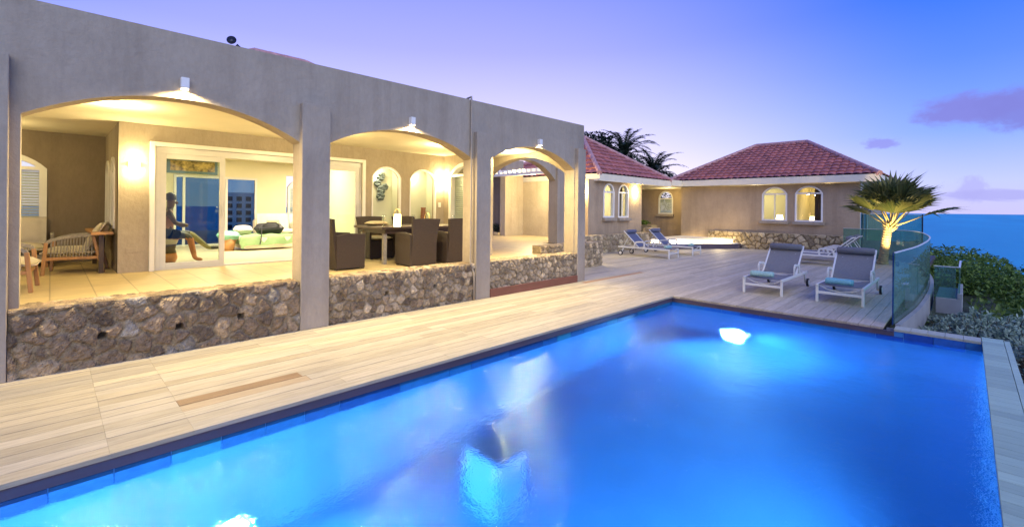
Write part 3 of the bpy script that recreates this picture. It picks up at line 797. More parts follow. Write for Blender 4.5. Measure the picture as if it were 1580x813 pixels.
# recess windows, bay-three shuttered window
arch_window(house, Frame((-12.1, 0, 0), (0, 1, 0), (1, 0, 0)), -0.7, 0.65, 1.2, 2.25, 2.55, sill=False, shutter=True, mull=False, t=0.1, wback=-0.12)
for c in (-11.45, -10.45): arch_window(house, Frame((0, 0.76, 0), (1, 0, 0), (0, -1, 0)), c, 0.3, 1.2, 2.2, 2.42, sill=False, mull=False, t=0.05, pane=M['seaglass'])
arch_window(house, Frame((0, 7.2, 0), (1, 0, 0), (0, -1, 0)), -8.81, 0.61, 1.0, 2.42, 2.73, sill=False, shutter=True, mull=False, t=0.09, wback=-0.14)
# downpipe on the facade
pp = MB(); pp.tube([(FACX - 0.1, 5.17, 3.53), (FACX + .02, 5.17, 3.545), (FACX + .03, 5.17, 3.45), (FACX + 0.03, 5.17, 2.3), (FACX + 0.03, 5.17, 0.7), (FACX + 0.05, 5.17, 0.58), (FACX + 0.1, 5.2, 0.48), (FACX + 0.1, 5.2, 0.0)], 0.018, 8)
pp.build('downpipe', M['stucco'], house, smooth=True)
sw = MB().box((RX + .001, 7.02, 1.62), (RX + .012, 7.1, 1.74)); sw.build('light_switch', M['white'], house, bevel=.003)
so = MB().box((RX + .001, 0.86, 0.82), (RX + .01, 1.0, 0.9)); so.build('socket', M['stucco'], house, bevel=.003)

# ------------------------------------------------------------------ tiled roofs
def hip_roof(parent, x0, x1, y0, y1, ze, rise, ridge, pitch_w=0.30, course=0.36, nm='roof'):
    """ridge: (xa,ya,xb,yb) ends of the ridge"""
    xa, ya, xb, yb = ridge; zr = ze + rise
    A = Vector((xa, ya, zr)); B = Vector((xb, yb, zr))
    c = [Vector((x0, y0, ze)), Vector((x1, y0, ze)), Vector((x1, y1, ze)), Vector((x0, y1, ze))]
    if abs(xa - xb) > abs(ya - yb) or (xa == xb and ya == yb): faces = [(c[0], c[1], B, A), (c[1], c[2], B, B), (c[2], c[3], A, B), (c[3], c[0], A, A)]
    else: faces = [(c[0], c[1], A, A), (c[1], c[2], B, A), (c[2], c[3], B, B), (c[3], c[0], A, B)]
    allv = MB()
    for (p, q, r, s) in faces:       # eave p->q, upper r (above q) s (above p)
        e = (q - p); L = e.length; e.normalize()
        n = e.cross(s - p).normalized()
        if n.z < 0: n = -n
        up = n.cross(e).normalized(); H = (s - p).dot(up)
        sub = 6; nu = int(L / pitch_w * sub); nvc = int(H / course) + 1
        bm = bmesh.new(); rows = []
        vlist = []
        for k in range(nvc):
            for t in (0.0, 1.0): vlist.append((min((k + t) * course, H + 0.02), 0.045 * (1 - t)))
        for (v, st) in vlist:
            row = []
            for i in range(nu + 1):
                u = L * i / nu; ph = (u / pitch_w) * 2 * PI
                h = 0.042 * (abs(math.sin(ph / 2)) ** 0.8) + st
                row.append(bm.verts.new(p + e * u + up * v + n * h))
            rows.append(row)
        for j in range(len(rows) - 1):
            for i in range(nu): bm.faces.new((rows[j][i], rows[j][i + 1], rows[j + 1][i + 1], rows[j + 1][i]))
        for (o_, d_) in ((p, s - p), (q, r - q)):
            hd = Vector((d_.x, d_.y, 0)); pn = hd.cross(Vector((0, 0, 1))).normalized()
            mid = (p + q + r + s) / 4
            if (mid - o_).dot(pn) > 0: pn = -pn
            bmesh.ops.bisect_plane(bm, geom=bm.verts[:] + bm.edges[:] + bm.faces[:], plane_co=o_, plane_no=pn, clear_outer=True)
        bm.verts.index_update()
        off = len(allv.v)
        allv.add([v.co.copy() for v in bm.verts], [tuple(v.index for v in f.verts) for f in bm.faces]); bm.free()
    ro = allv.build(nm, M['rooftile'], parent)
    # hip and ridge caps
    capm = MB()
    def caps(a, b):
        a = Vector(a); b = Vector(b); d = (b - a).normalized(); ln = (b - a).length; k = int(ln / 0.36) + 1
        for i in range(k):
            p0 = a + d * (i * 0.36) + Vector((0, 0, 0.03)); p1 = a + d * min((i + 1.1) * 0.36, ln) + Vector((0, 0, 0.045))
            capm.tube([p0, p1], [0.105, 0.085], 10)
    for (cc, rr) in ((c[0], A if (c[0] - A).length < (c[0] - B).length else B), (c[1], A if (c[1] - A).length < (c[1] - B).length else B), (c[2], A if (c[2] - A).length < (c[2] - B).length else B), (c[3], A if (c[3] - A).length < (c[3] - B).length else B)): caps(cc, rr)
    if (A - B).length > .1: caps(A, B)
    cm = capm.build('ridge_cap', M['ridge']); cm.parent = ro
    # fascia
    f = MB(); t = 0.04; zb = ze - 0.26
    f.box((x0, y0, zb), (x1, y0 + t, ze + .015)); f.box((x1 - t, y0 + t, zb), (x1, y1 - t, ze + .015)); f.box((x0, y1 - t, zb), (x1, y1, ze + .015)); f.box((x0, y0 + t, zb), (x0 + t, y1 - t, ze + .015))
    f.build('fascia', M['fascia'], parent, bevel=0.006)
    so = MB(); so.box((x0 + t, y0 + t, zb + 0.03), (x1 - t, y1 - t, zb + 0.05)); so.build('soffit', M['fascia'], parent)
    return ro

# bit of roof peeking over the parapet, part of the house
hip_roof(house, -15.6, -10.2, 0.9, 7.6, 3.65, 1.84, (-12.9, 3.62, -12.9, 4.9))

# ================================================================== GUEST WING
WL = (-12, 17, 0)
wing = thing('guest_wing', 'taupe wing with two narrow arched windows under a pyramid tile roof', 'house', WL)
WX = -9.9
mb = MB(); wall(mb, FX, 13.95, 17.85, 0.3, 2.72, WX - 0.15, WX, [(14.92, 15.68, 1.29, 2.28, 2.62), (15.98, 16.76, 1.28, 2.29, 2.63)], 16)
fixn(mb.build('front_wall', M['stucco_warm'], wing))
MB().box((-16.5, 13.95, 0.3), (WX - .151, 14.1, 2.72)).build('end_wall', M['stucco'], wing)
MB().box((-16.5, 17.7, 0.3), (WX - .151, 17.85, 2.72)).build('end_wall', M['stucco'], wing)
MB().box((-13.0, 14.1, 0.3), (-12.9, 17.7, 2.72)).build('inner_wall', M['cream'], wing)
MB().box((-12.9, 17.6, 0.5), (-10.06, 17.69, 2.69)).build('inner_wall', M['cream'], wing)
MB().box((-12.9, 14.1, 0.3), (-10.06, 17.6, 0.5)).build('inner_floor', M['roomfloor'], wing)
FW = Frame((WX, 0, 0), (0, 1, 0), (1, 0, 0))
arch_window(wing, FW, 15.30, 0.38, 1.29, 2.28, 2.62, mull=False); arch_window(wing, FW, 16.37, 0.39, 1.28, 2.29, 2.63, mull=True)
cu = MB()
for k in range(6): cu.tube([(-10.25, 16.45 + k * 0.07, 1.2), (-10.25, 16.45 + k * 0.07, 2.6)], 0.04, 6)
cu.build('curtain', M['curtain'], wing, smooth=True)
hip_roof(wing, -15.4, -9.65, 14.3, 20.1, 2.93, 1.95, (-12.55, 17.2, -12.55, 17.25))
# ================================================================== PAVILION
PL = (-6.4, 25, 0)
pav = thing('pavilion', 'taupe pavilion with hipped clay tile roof and two lit arched windows', 'house', PL)
PYF = 21.6
FP = Frame((0, PYF, 0), (1, 0, 0), (0, -1, 0))
mb = MB(); wall(mb, FP, -9.86, -2.88, 0.0, 2.72, -0.15, 0.0, [(-6.27, -5.31, 1.2, 2.33, 2.63), (-5.03, -4.06, 1.19, 2.34, 2.64)], 16)
fixn(mb.build('front_wall', M['stucco_warm'], pav))
MB().box((-9.86, 21.75, 0), (-9.7, 28.5, 2.72)).build('side_wall', M['stucco'], pav)
MB().box((-3.04, 23.6, 0), (-2.88, 28.5, 2.72)).build('side_wall', M['stucco'], pav)
MB().box((-9.7, 28.3, 0), (-3.04, 28.5, 2.72)).build('rear_wall', M['stucco'], pav)
MB().box((-9.7, 24.4, 0.3), (-3.05, 24.5, 2.7)).build('inner_wall', M['cream'], pav)
MB().box((-5.2, 21.76, 0.3), (-5.1, 24.4, 2.7)).build('inner_wall', M['cream'], pav)
arch_window(pav, FP, -5.79, 0.48, 1.2, 2.33, 2.63); arch_window(pav, FP, -4.545, 0.485, 1.19, 2.34, 2.64, mull=False)
cu = MB()
for k in range(7): cu.tube([(-4.45 + k * 0.06, 22.3, 0.5), (-4.45 + k * 0.06, 22.3, 2.55)], 0.035, 6)
cu.build('curtain', M['curtain'], pav, smooth=True)
sd = MB(); x = -2.9
sd.box((x - .06, 21.75, 0.1), (x + .02, 21.83, 2.3)); sd.box((x - .06, 22.6, 0.1), (x + .02, 22.68, 2.3)); sd.box((x - .06, 23.5, .1), (x + .02, 23.6, 2.3)); sd.box((x - .06, 21.83, 2.22), (x + .02, 23.5, 2.3)); sd.box((x - .1, 21.75, 2.3), (x + .02, 23.6, 2.72))
sdo = sd.build('side_door', M['alu'], pav)
g = MB().box((x - .02, 21.83, .1), (x - .012, 23.5, 2.22)).build('pane', M['seaglass']); g.parent = sdo
hip_roof(pav, -10.35, -2.25, 21.15, 28.85, 2.99, 1.86, (-7.55, 25.0, -5.35, 25.0), pitch_w=0.27, course=0.33)
# link wall in the recess between wing and pavilion
link = thing('link_wall', 'recessed taupe wall with small arched shuttered window between wing and pavilion', 'wall', (-11.5, 22.6, 0))
FL = Frame((0, 22.6, 0), (1, 0, 0), (0, -1, 0))
mb = MB(); wall(mb, FL, -13.6, -9.87, 0.0, 2.72, -0.15, 0.0, [(-11.55, -10.75, 1.4, 2.2, 2.6)], 16); fixn(mb.build('wall_face', M['stucco_warm'], link))
arch_window(link, FL, -11.15, 0.4, 1.4, 2.2, 2.6, shutter=True, mull=False)
ro = MB(); ro.box((-13.4, 19.0, 2.69), (-9.88, 22.74, 2.75)); ro.build('soffit', M['fascia'], link)
rf = MB(); rf.box((-9.92, 20.1, 2.735), (-9.62, 21.2, 3.0)); rf.build('fascia', M['fascia'], link)

# ================================================================== GARDEN COURT behind the arch
court = thing('court_wall', 'taupe courtyard wall with louvred shutter window and white pergola slats', 'wall', (-14, 13, 0.5))
MB().box((-18.5, 13.2, 0.5), (-13.3, 13.35, 2.95)).build('wall_face', M['stucco_dark'], court)
MB().box((-18.5, 13.1, 2.95), (-13.3, 13.4, 3.07)).build('wall_cap', M['white'], court)
MB().box((-13.5, 12.9, 0.5), (-13.2, 13.2, 3.6)).build('pier', M['stucco'], court)
MB().box((-13.3, 13.2, 0.5), (-13.2, 13.95, 3.6)).build('return_wall', M['stucco'], court)
pg = MB()
for k in range(16): pg.bar((-14.2 + k * 0.24, 12.1, 2.98), (-14.2 + k * 0.24, 13.9, 3.12), 0.06, 0.14)
pg.bar((-14.3, 12.15, 2.88), (-10.4, 12.15, 2.88), 0.07, 0.1)
pg.build('pergola_slats', M['white'], court)
lv = MB()
for k in range(16): lv.box((-15.1, 13.15, 1.45 + k * 0.075), (-14.5, 13.19, 1.45 + k * 0.075 + 0.062))
lv.build('louvre_shutter', M['shutter'], court); MB().box((-15.2, 13.1, 1.3), (-14.4, 13.19, 1.42)).build('sill', M['stucco'], court)
plb = thing('flower_bed', 'low stone edged flower bed at foot of courtyard wall', 'planter', (-14.5, 12.6, 0.5))
pb = MB(); rng = random.Random(4)
for k in range(14): 
    pb.cur = rng.choice(MID + PALE); pb.box((-16.3 + k * 0.2 + .005, 12.8, 0.5), (-16.1 + k * 0.2 - .005, 12.92, 0.62 + rng.uniform(0, .03)))
pb.build('edging', M['stone'], plb, bevel=0.02); MB().box((-16.3, 12.92, .5), (-13.51, 13.19, .6)).build('soil', M['soil_bed'], plb)

# ================================================================== STONE WALLS
stone_wall('stone_wall', 'low dark rubble stone wall with drain holes under the widest left arch', [(-6.135, -0.265), (-6.135, 2.275)], 0, 0.63, 0.31, DARK + [(0.4, 0.35, 0.27)], MORT, 0.175, 0.015, 0.045, 1, holes=[(0.64, .29, .035), (1.27, .28, .035), (1.87, .29, .035)])
stone_wall('stone_wall', 'low mottled rubble stone wall under the middle arch in front of the dining chairs', [(-6.135, 2.655), (-6.135, 5.245)], 0, 0.63, 0.31, MID + MID + DARK, MORT, 0.125, 0.015, 0.04, 2, holes=[(0.88, .32, .035), (1.75, .33, .03)])
stone_wall('stone_wall', 'low pale grey stone wall with red brown board at its foot under the right arch', [(-6.135, 5.59), (-6.135, 8.185)], 0, 0.63, 0.31, MID, MORT, 0.12, 0.016, 0.04, 3)
stone_wall('stone_wall', 'low stone wall off to the left of the first column', [(-6.135, -3.2), (-6.135, -0.62)], 0, 0.63, 0.31, DARK, MORT, 0.19, 0.03, 0.05, 9)
stone_wall('stone_wall', 'short grey stone wall stub just right of the last column', [(-7.45, 8.5), (-7.45, 11.2)], 0, 0.68, 0.26, MID, MORT, 0.15, 0.025, 0.045, 4)
stone_wall('stone_wall', 'long low stone wall behind the two blue loungers below the arched windows', [(-9.47, 12.1), (-9.47, 17.7)], 0, 0.66, 0.27, MID + PALE, MORT, 0.2, 0.035, 0.05, 5)
stone_wall('stone_wall', 'end block of stone wall rising behind blue lounger pillow', [(-9.43, 17.72), (-9.43, 18.3), (-9.43, 18.5)], 0, 0.84, 0.3, MID, MORT, 0.18, 0.03, 0.06, 6)
stone_wall('stone_wall', 'stone plinth wall coloured with golden step light along the base of the pavilion with lit windows', [(-8.4, 21.25), (-6.9, 20.98), (-5.2, 20.85), (-3.1, 20.85)], 0, 0.69, 0.35, PALE, (0.17, 0.12, 0.06), 0.24, 0.03, 0.04, 7)
rb = MB(); rb.box((-6.1, 5.59, 0.001), (-6.07, 8.185, 0.15)); tag(rb.build('kick_board', M['riser'], bevel=.004), 'red brown timber board along foot of the right stone wall', 'board')

# planter in the recess
rp = thing('planter', 'stone planter with tree trunk in corner between wing and pavilion', 'planter', (-11.9, 21.8, 0))
pw = MB(); pw.cur = (0.42, 0.34, 0.2); pw.box((-12.6, 21.0, 0), (-11.1, 21.6, 0.85)); pw.build('stone_box', M['stone'], rp, bevel=.03)

# ================================================================== RAISED LIT STEP
st = thing('lit_step', 'raised step with glowing white light band and dark timber front', 'step', (-8, 19.5, 0))
poly = [(-9.25, 17.15), (-6.86, 20.6), (-6.9, 20.95), (-8.4, 21.2), (-9.8, 21.55), (-9.8, 17.9)]
MB().prism(poly, lambda x, y: (x, y, 0.001), lambda x, y: (x, y, 0.2)).build('timber_front', M['trim'], st)
MB().prism([(-9.2, 17.25), (-6.95, 20.6), (-6.95, 20.94), (-8.4, 21.19), (-9.75, 21.5), (-9.75, 17.9)], lambda x, y: (x, y, 0.202), lambda x, y: (x, y, 0.215)).build('pale_top', M['white'], st)
p2 = [(-9.35, 17.75), (-7.2, 20.85), (-8.4, 21.1), (-9.7, 21.4), (-9.7, 18.0)]
MB().prism(p2, lambda x, y: (x, y, 0.215), lambda x, y: (x, y, 0.36)).build('light_band', M['strip'], st)
MB().prism([(-9.32, 17.68), (-7.1, 20.86), (-8.4, 21.15), (-9.72, 21.45), (-9.72, 17.9)], lambda x, y: (x, y, 0.361), lambda x, y: (x, y, 0.40)).build('capstone', M['fascia'], st)

# ================================================================== LAMPS
WARM = (1.0, 0.78, 0.36)
def light(kind, loc, e, col=WARM, size=0.05, rot=None, **kw):
    l = D.lights.new('light', kind); l.energy = e; l.color = col
    if kind in ('POINT', 'SPOT'): l.shadow_soft_size = size
    if kind == 'AREA': l.size = size
    for k, v in kw.items(): setattr(l, k, v)
    o = D.objects.new('light', l); COL.objects.link(o); o.location = loc
    if rot: o.rotation_euler = rot
    return o
def aim(o, tgt):
    o.rotation_euler = (Vector(tgt) - o.location).to_track_quat('-Z', 'Y').to_euler()
# boxes above the arches
for y, lab in ((1.035, 'white box wall lamp above the large left arch'), (3.96, 'white box wall lamp above the middle arch'), (6.97, 'white box wall lamp above the right arch')):
    t = thing('wall_lamp', lab, 'wall lamp', (FACX, y, 2.93), group='white box lamps above the arches')
    m = MB(); m.box((FACX, y - .038, 2.885), (FACX + .08, y + .038, 3.005)); m.build('housing', M['white'], t, bevel=.006)
    m = MB(); m.box((FACX + .012, y - .03, 2.876), (FACX + .07, y + .03, 2.884)); m.build('lens', M['lamp'], t)
    l = light('SPOT', (FACX + .055, y, 2.865), 440, size=0.03, spot_size=R(165), spot_blend=1.0)
def sconce(x, y, z, nx, ny, lab, e=30, w=.14, h=.13, up=True):
    t = thing('wall_sconce', lab, 'wall lamp', (x, y, z), group='warm wall sconces')
    c = (x + nx * .06, y + ny * .06, z)
    sx = .1 if nx else w; sy = w if nx else .1
    m = MB(); m.cbox((x + nx * .055, y + ny * .055, z), (sx, sy, h)); m.build('shade', M['lampsoft'], t, bevel=.01)
    m = MB(); m.cbox((x + nx * .008, y + ny * .008, z), (.016 if nx else w * .7, w * .7 if nx else .016, h * .7)); m.build('back_plate', M['alu'], t)
    light('POINT', (x + nx * .13, y + ny * .13, z + h / 2 + .05), e, size=.03); light('POINT', (x + nx * .13, y + ny * .13, z - h / 2 - .05), e, size=.03)
sconce(RX, 0.955, 2.26, 1, 0, 'glowing wall sconce left of the sliding door', 15)
sconce(-9.54, 7.2, 2.31, 0, -1, 'glowing wall sconce in the dining corner by the niches', 22, w=.12)
sconce(WX, 17.3, 2.34, 1, 0, 'glowing wall sconce right of the twin arched windows', 34, w=.1, h=.1)
sconce(-10.1, 13.95, 2.3, 0, -1, 'glowing wall sconce on the end wall of the wing beside the last column', 45, w=.1, h=.1)
sconce(-13.1, 15.4, 1.9, 1, 0, 'tall glowing wall light on courtyard return wall', 18, w=.08, h=.4)
# ceiling lights added to brighten room and loggia
for (x, y, z, e, s) in ((-12.2, 2.6, 2.9, 130, .5), (-13.2, 5.8, 2.9, 105, .5), (-11.0, 4.1, 2.9, 75, .4)):
    o = light('AREA', (x, y, z), e, (1, .86, .6), s, shape='DISK')
    m = MB(); m.lathe([(.17, 0), (.2, .01), (.2, .03)], (x, y, 2.905), 20); tag(m.build('fill_ceiling_lamp', M['lampsoft']), 'round flush fill lamp added inside the living room near the ' + ('glass door' if y < 3 else 'sofa' if x < -13 else 'dining niches'), 'ceiling lamp', 'added living room ceiling lamps')
    o.location.z = 2.895
for (x, y) in ((-8.0, 0.6), (-8.0, 3.4), (-7.9, 5.9)):  # invented downlights giving the loggia a general warm fill
    m = MB(); m.lathe([(.06, 0), (.085, .006), (.085, .02)], (x, y, 2.919), 20); tag(m.build('fill_downlight', M['lampsoft']), 'small added ceiling downlight of the loggia above ' + ('the lounge chairs' if y < 1 else 'the door area' if y < 4 else 'the dining table'), 'ceiling lamp', 'added loggia downlights')
    light('POINT', (x, y, 2.80), 60, size=.06)
light('POINT', (-7.5, -2.0, 2.6), 40, size=.08); light('POINT', (-11.0, -0.9, 2.6), 30, size=.08)  # points without fixture, added to lift the lounge end
# niches
for y in (5.545, 6.555): light('POINT', (RX - .25, y - .1, 2.4), 12, (1, .85, .55), .04)
# wing / pavilion interiors
light('POINT', (-11.5, 16.2, 2.2), 90, (1, .85, .6), .1); light('POINT', (-7.0, 23.2, 2.1), 45, (1, .85, .55), .1); light('POINT', (-4.2, 23.6, 2.2), 26, (1, .7, .3), .1)
light('POINT', (-10.5, 21.5, 2.3), 30, size=.08); light('POINT', (-11.4, 12.6, 2.6), 260, size=.1); light('POINT', (-7.6, 7.6, 2.75), 80, size=.06)  # points without fixture, added to warm the courtyard and third bay
light('POINT', (-7.55, 20.3, 0.6), 34, (1, .78, .42), .05); light('POINT', (-8.4, 18.7, 0.55), 8, (1, .78, .42), .05)
light('POINT', (-7.6, 11.35, 0.3), 2.5, size=.03)
# table lamps inside the pavilion
def table_lamp(x, y, lab, z=.75, mt='lampsoft'):
    t = thing('table_lamp', lab, 'lamp', (x, y, z), group='pavilion bedside lamps')
    MB().lathe([(.08, 0), (.08, .02), (.02, .04), (.035, .15), (.02, .28)], (x, y, z), 16).build('base', M['ceramic'], t, smooth=True)
    MB().lathe([(.16, .27), (.11, .5)], (x, y, z), 20).build('lamp_shade', M[mt], t, smooth=True)
    MB().box((x - .25, y - .2, .3), (x + .25, y + .2, z)).build('night_stand', M['darkwood'], t)
table_lamp(-5.95, 23.0, 'glowing bedside lamp seen through left pavilion window', .95); table_lamp(-4.65, 22.9, 'glowing bedside lamp seen through right pavilion window', .9)

# ================================================================== LOUNGERS
def make_lounger(sling, roll, name='sun_lounger'):
    """origin at the foot end centre, lies along +Y, head at +Y"""
    t = thing(name, 'x', 'sun lounger'); W = .70; L = 1.92; zr = .29
    f = MB()
    for s in (-1, 1):
        x = s * (W / 2 - .02)
        f.bar((x, 0, zr), (x, L, zr), .035, .05)
    f.bar((-W / 2 + .02, .018, .17), (W / 2 - .02, .018, .17), .03, .045, (0, 0, 1)); f.bar((-W / 2 + .02, L - .05, zr), (W / 2 - .02, L - .05, zr), .03, .04)
    f.bar((-W / 2 + .02, 1.12, zr - .02), (W / 2 - .02, 1.12, zr - .02), .03, .03)
    f.build('frame', M['alu'], t, bevel=.006)
    for s in (-1, 1):
        x = s * (W / 2 - .02)
        MB().bar((x, .02, 0), (x, .02, zr), .04, .04).build('leg', M['alu'], t, bevel=.005)
        MB().bar((x, L - .12, .07), (x, L - .22, zr), .035, .035).build('leg', M['alu'], t, bevel=.005)
        w = MB(); w.tube([(x + s * .03, L - .12, .085), (x + s * .065, L - .12, .085)], .085, 20); wo = w.build('wheel', M['rubber'], t)
        h = MB(); h.tube([(x + s * .025, L - .12, .085), (x + s * .07, L - .12, .085)], .055, 16); ho = h.build('hub', M['alu']); ho.parent = wo
        a = MB(); pts = [(x, .93, zr), (x, .90, zr + .14), (x, .93, zr + .2), (x, 1.0, zr + .215), (x, 1.18, zr + .2), (x, 1.26, zr + .17), (x, 1.3, zr)]
        for i in range(len(pts) - 1): a.bar(pts[i], pts[i + 1], .05, .028, (1, 0, 0))
        a.build('armrest', M['alu'], t, bevel=.004)
    # sagging seat sling
    g = MB(); vs = []; fs = []; n = 14; k = 8; wi = W / 2 - .045
    for i in range(n + 1):
        y = .05 + 1.12 * i / n
        for j in range(k + 1):
            u = -1 + 2 * j / k; z = zr + .02 - .035 * (1 - u * u) * min(1, 4 * i / n + .3)
            vs.append((u * wi, y, z))
    for i in range(n):
        for j in range(k): a = i * (k + 1) + j; fs.append((a, a + 1, a + k + 2, a + k + 1))
    g.add(vs, fs); go = g.build('seat_sling', sling, t, smooth=True); so = go.modifiers.new('solid', 'SOLIDIFY'); so.thickness = .008
    # curved foot brace
    b = MB(); b.tube([(-wi, .06, zr), (-wi * .6, .1, zr - .07), (0, .12, zr - .1), (wi * .6, .1, zr - .07), (wi, .06, zr)], .012, 8); b.build('foot_brace', M['alu'], t, smooth=True)
    # backrest
    ang = R(43); bl = .80; y0 = 1.13; z0 = zr + .02
    def P(u, s): return (u, y0 + s * math.cos(ang), z0 + s * math.sin(ang))
    b = MB()
    for s in (-1, 1): b.bar(P(s * (wi + .005), 0), P(s * (wi + .005), bl), .028, .03, (1, 0, 0))
    b.bar(P(-wi, bl - .015), P(wi, bl - .015), .026, .028); b.bar((-.2, 1.8, zr), P(-.2, bl * .72), .018); b.bar((.2, 1.8, zr), P(.2, bl * .72), .018)
    b.build('backrest_frame', M['alu'], t, bevel=.004)
    q = MB(); q.add([P(-wi, .02), P(wi, .02), P(wi, bl - .03), P(-wi, bl - .03)], [(0, 1, 2, 3)]); qo = q.build('backrest_sling', sling, t); so = qo.modifiers.new('solid', 'SOLIDIFY'); so.thickness = .01
    # head roll
    h = MB(); c = Vector(P(0, bl - .09)) + Vector((0, -math.sin(ang), math.cos(ang))) * .05
    h.tube([(-wi + .0, c.y, c.z), (-wi + .02, c.y, c.z), (0, c.y, c.z), (wi - .02, c.y, c.z), (wi, c.y, c.z)], [.05, .068, .072, .068, .05], 16); h.build('head_roll', roll, t, smooth=True)
    return t
LG = 'white framed sun loungers on the deck'
lg = make_lounger(M['sling'], M['headroll']); lg.location = (-1.565, 9.66, 0); tag(lg, 'grey sling sun lounger nearest the curved glass rail beside the pool corner', group=LG)
dup(lg, (-2.79, 9.66, 0), 0, 'grey sling sun lounger left of its twin at the far pool edge', LG)
dup(lg, (-4.05, 16.55, 0), -PI / 2 , 'white framed sun lounger seen side on, nearer one by the palm', LG)
dup(lg, (-4.05, 17.75, 0), -PI / 2, 'white framed sun lounger seen side on, farther one by the palm', LG)
lb = make_lounger(M['slingblue'], M['slingblue']); lb.location = (-6.9, 14.62, 0); lb.rotation_euler = (0, 0, PI / 2); tag(lb, 'slate blue sling sun lounger by stone wall, nearer of the left pair', group=LG)
dup(lb, (-6.86, 16.35, 0), PI / 2, 'slate blue sling sun lounger by the glowing step, farther of the left pair', LG)

def towel(loc, rz, lab, m='towel', L=.40, r=.06):
    t = MB(); pts = []
    n = 18
    # spiral rolled towel, closed tube with grooves
    vs = []; fs = []; K = 12
    for i in range(K + 1):
        x = -L / 2 + L * i / K
        for k in range(n):
            a = 2 * PI * k / n; rr = r * (1 + .05 * math.sin(3 * a + i) + .03 * math.sin(i * 2.1)) * (.93 if i in (0, K) else 1)
            vs.append((x, rr * 1.25 * math.cos(a), max(-r * .8, rr * math.sin(a))))
    for i in range(K):
        for k in range(n): a = i * n + k; b = i * n + (k + 1) % n; fs.append((a, b, b + n, a + n))
    fs.append(tuple(range(n))[::-1]); fs.append(tuple(K * n + k for k in range(n)))
    t.add(vs, fs); o = t.build('towel', M[m], smooth=True); o.location = loc; o.rotation_euler = (0, 0, rz)
    tag(o, lab, 'towel', 'rolled towels on the loungers')
towel((-1.60, 9.88, .36), R(-4), 'bright aqua rolled towel on lounger nearest the glass rail')
towel((-2.86, 9.90, .36), R(4), 'teal rolled towel on front lounger farther from glass rail', 'towelpale', .40)
towel((-7.12, 14.62, .36), R(85), 'pale aqua rolled towel on nearer blue lounger', 'towelpale', .3, .055)
towel((-7.08, 16.35, .36), R(95), 'pale aqua rolled towel on farther blue lounger by glowing step', 'towelpale', .3, .055)
towel((-3.8, 16.55, .36), R(88), 'small mint rolled towel on lounger beneath pavilion window', 'mint', .3, .055)

# ================================================================== GLASS BALUSTRADES
gb = thing('curved_balustrade', 'curved frameless glass balustrade sweeping around right edge of the deck', 'balustrade', (-0.7, 12, 0))
pts = RAILC
def ribbon(mb, pts, th, z0, z1, off=0.0):
    vs = []; fs = []; n = len(pts)
    for i, p in enumerate(pts):
        t = (pts[min(i + 1, n - 1)] - pts[max(i - 1, 0)]).normalized(); nn = Vector((t.y, -t.x))
        for (o_, z) in ((off, z0), (off + th, z0), (off + th, z1), (off, z1)): vs.append((p.x + nn.x * o_, p.y + nn.y * o_, z))
    for i in range(n - 1):
        for k in range(4): a = i * 4 + k; b = i * 4 + (k + 1) % 4; fs.append((a, b, b + 4, a + 4))
    fs.append((3, 2, 1, 0)); fs.append(tuple((n - 1) * 4 + k for k in range(4)))
    mb.add(vs, fs)
segs = [(0, 13), (13, 26), (26, 38), (38, 48), (48, len(pts) - 1)]
for (a, b) in segs:
    m = MB(); ribbon(m, pts[a:b + 1], .015, 0.02, 1.02, .02); fixn(m.build('glass_panel', M['railglass'], gb, smooth=False))
m = MB(); ribbon(m, pts, .022, 1.02, 1.034, .017); m.build('top_edge', M['alu'], gb)
m = MB(); m.box((-0.748, 8.455, 0.002), (-0.732, 8.47, 1.034)); m.build('end_edge', M['glassdark'], gb)
kb = MB(); ribbon(kb, pts[:-8], .06, -0.35, 0.012, .04)
tag(kb.build('deck_kerb', M['concrete']), 'pale curved concrete kerb under the glass balustrade', 'kerb')
tg = thing('glass_screen', 'taller straight glass screen beside the pavilion corner', 'glass screen', (-2.2, 22.8, 0))
MB().box((-3.3, 22.6, 0.5), (-1.15, 22.615, 1.52)).build('glass_panel', M['railglass'], tg); MB().box((-3.3, 22.597, 1.521), (-1.15, 22.618, 1.535)).build('top_edge', M['alu'], tg); MB().box((-1.18, 22.58, .1), (-1.14, 22.63, 1.54)).build('post', M['metal_dark'], tg); MB().box((-3.32, 22.59, .1), (-3.3, 22.62, 1.535)).build('post', M['alu'], tg)
MB().box((-3.3, 22.58, 0.0), (-1.15, 22.64, 0.5)).build('upstand', M['concrete'], tg)
lb_ = thing('lower_balcony', 'small lower concrete balcony with straight glass rail right of the curved balustrade', 'balcony', (-0.25, 12.4, -0.2))
MB().box((-0.42, 12.05, -0.32), (-0.05, 13.8, -0.02)).build('slab', M['concrete'], lb_, bevel=.01); MB().box((-0.12, 12.05, -0.018), (-0.05, 13.8, 0.08)).build('kerb', M['concrete'], lb_, bevel=.006); MB().box((-0.44, 12.06, -0.018), (-0.14, 12.075, 0.57)).build('glass_panel', M['railglass'], lb_); MB().box((-0.1, 12.08, 0.082), (-0.085, 13.75, 0.57)).build('glass_panel', M['railglass'], lb_)
MB().box((-0.45, 12.055, .571), (-.08, 12.08, .585)).build('top_edge', M['alu'], lb_); MB().box((-0.105, 12.08, .571), (-.075, 13.75, .585)).build('top_edge', M['alu'], lb_)

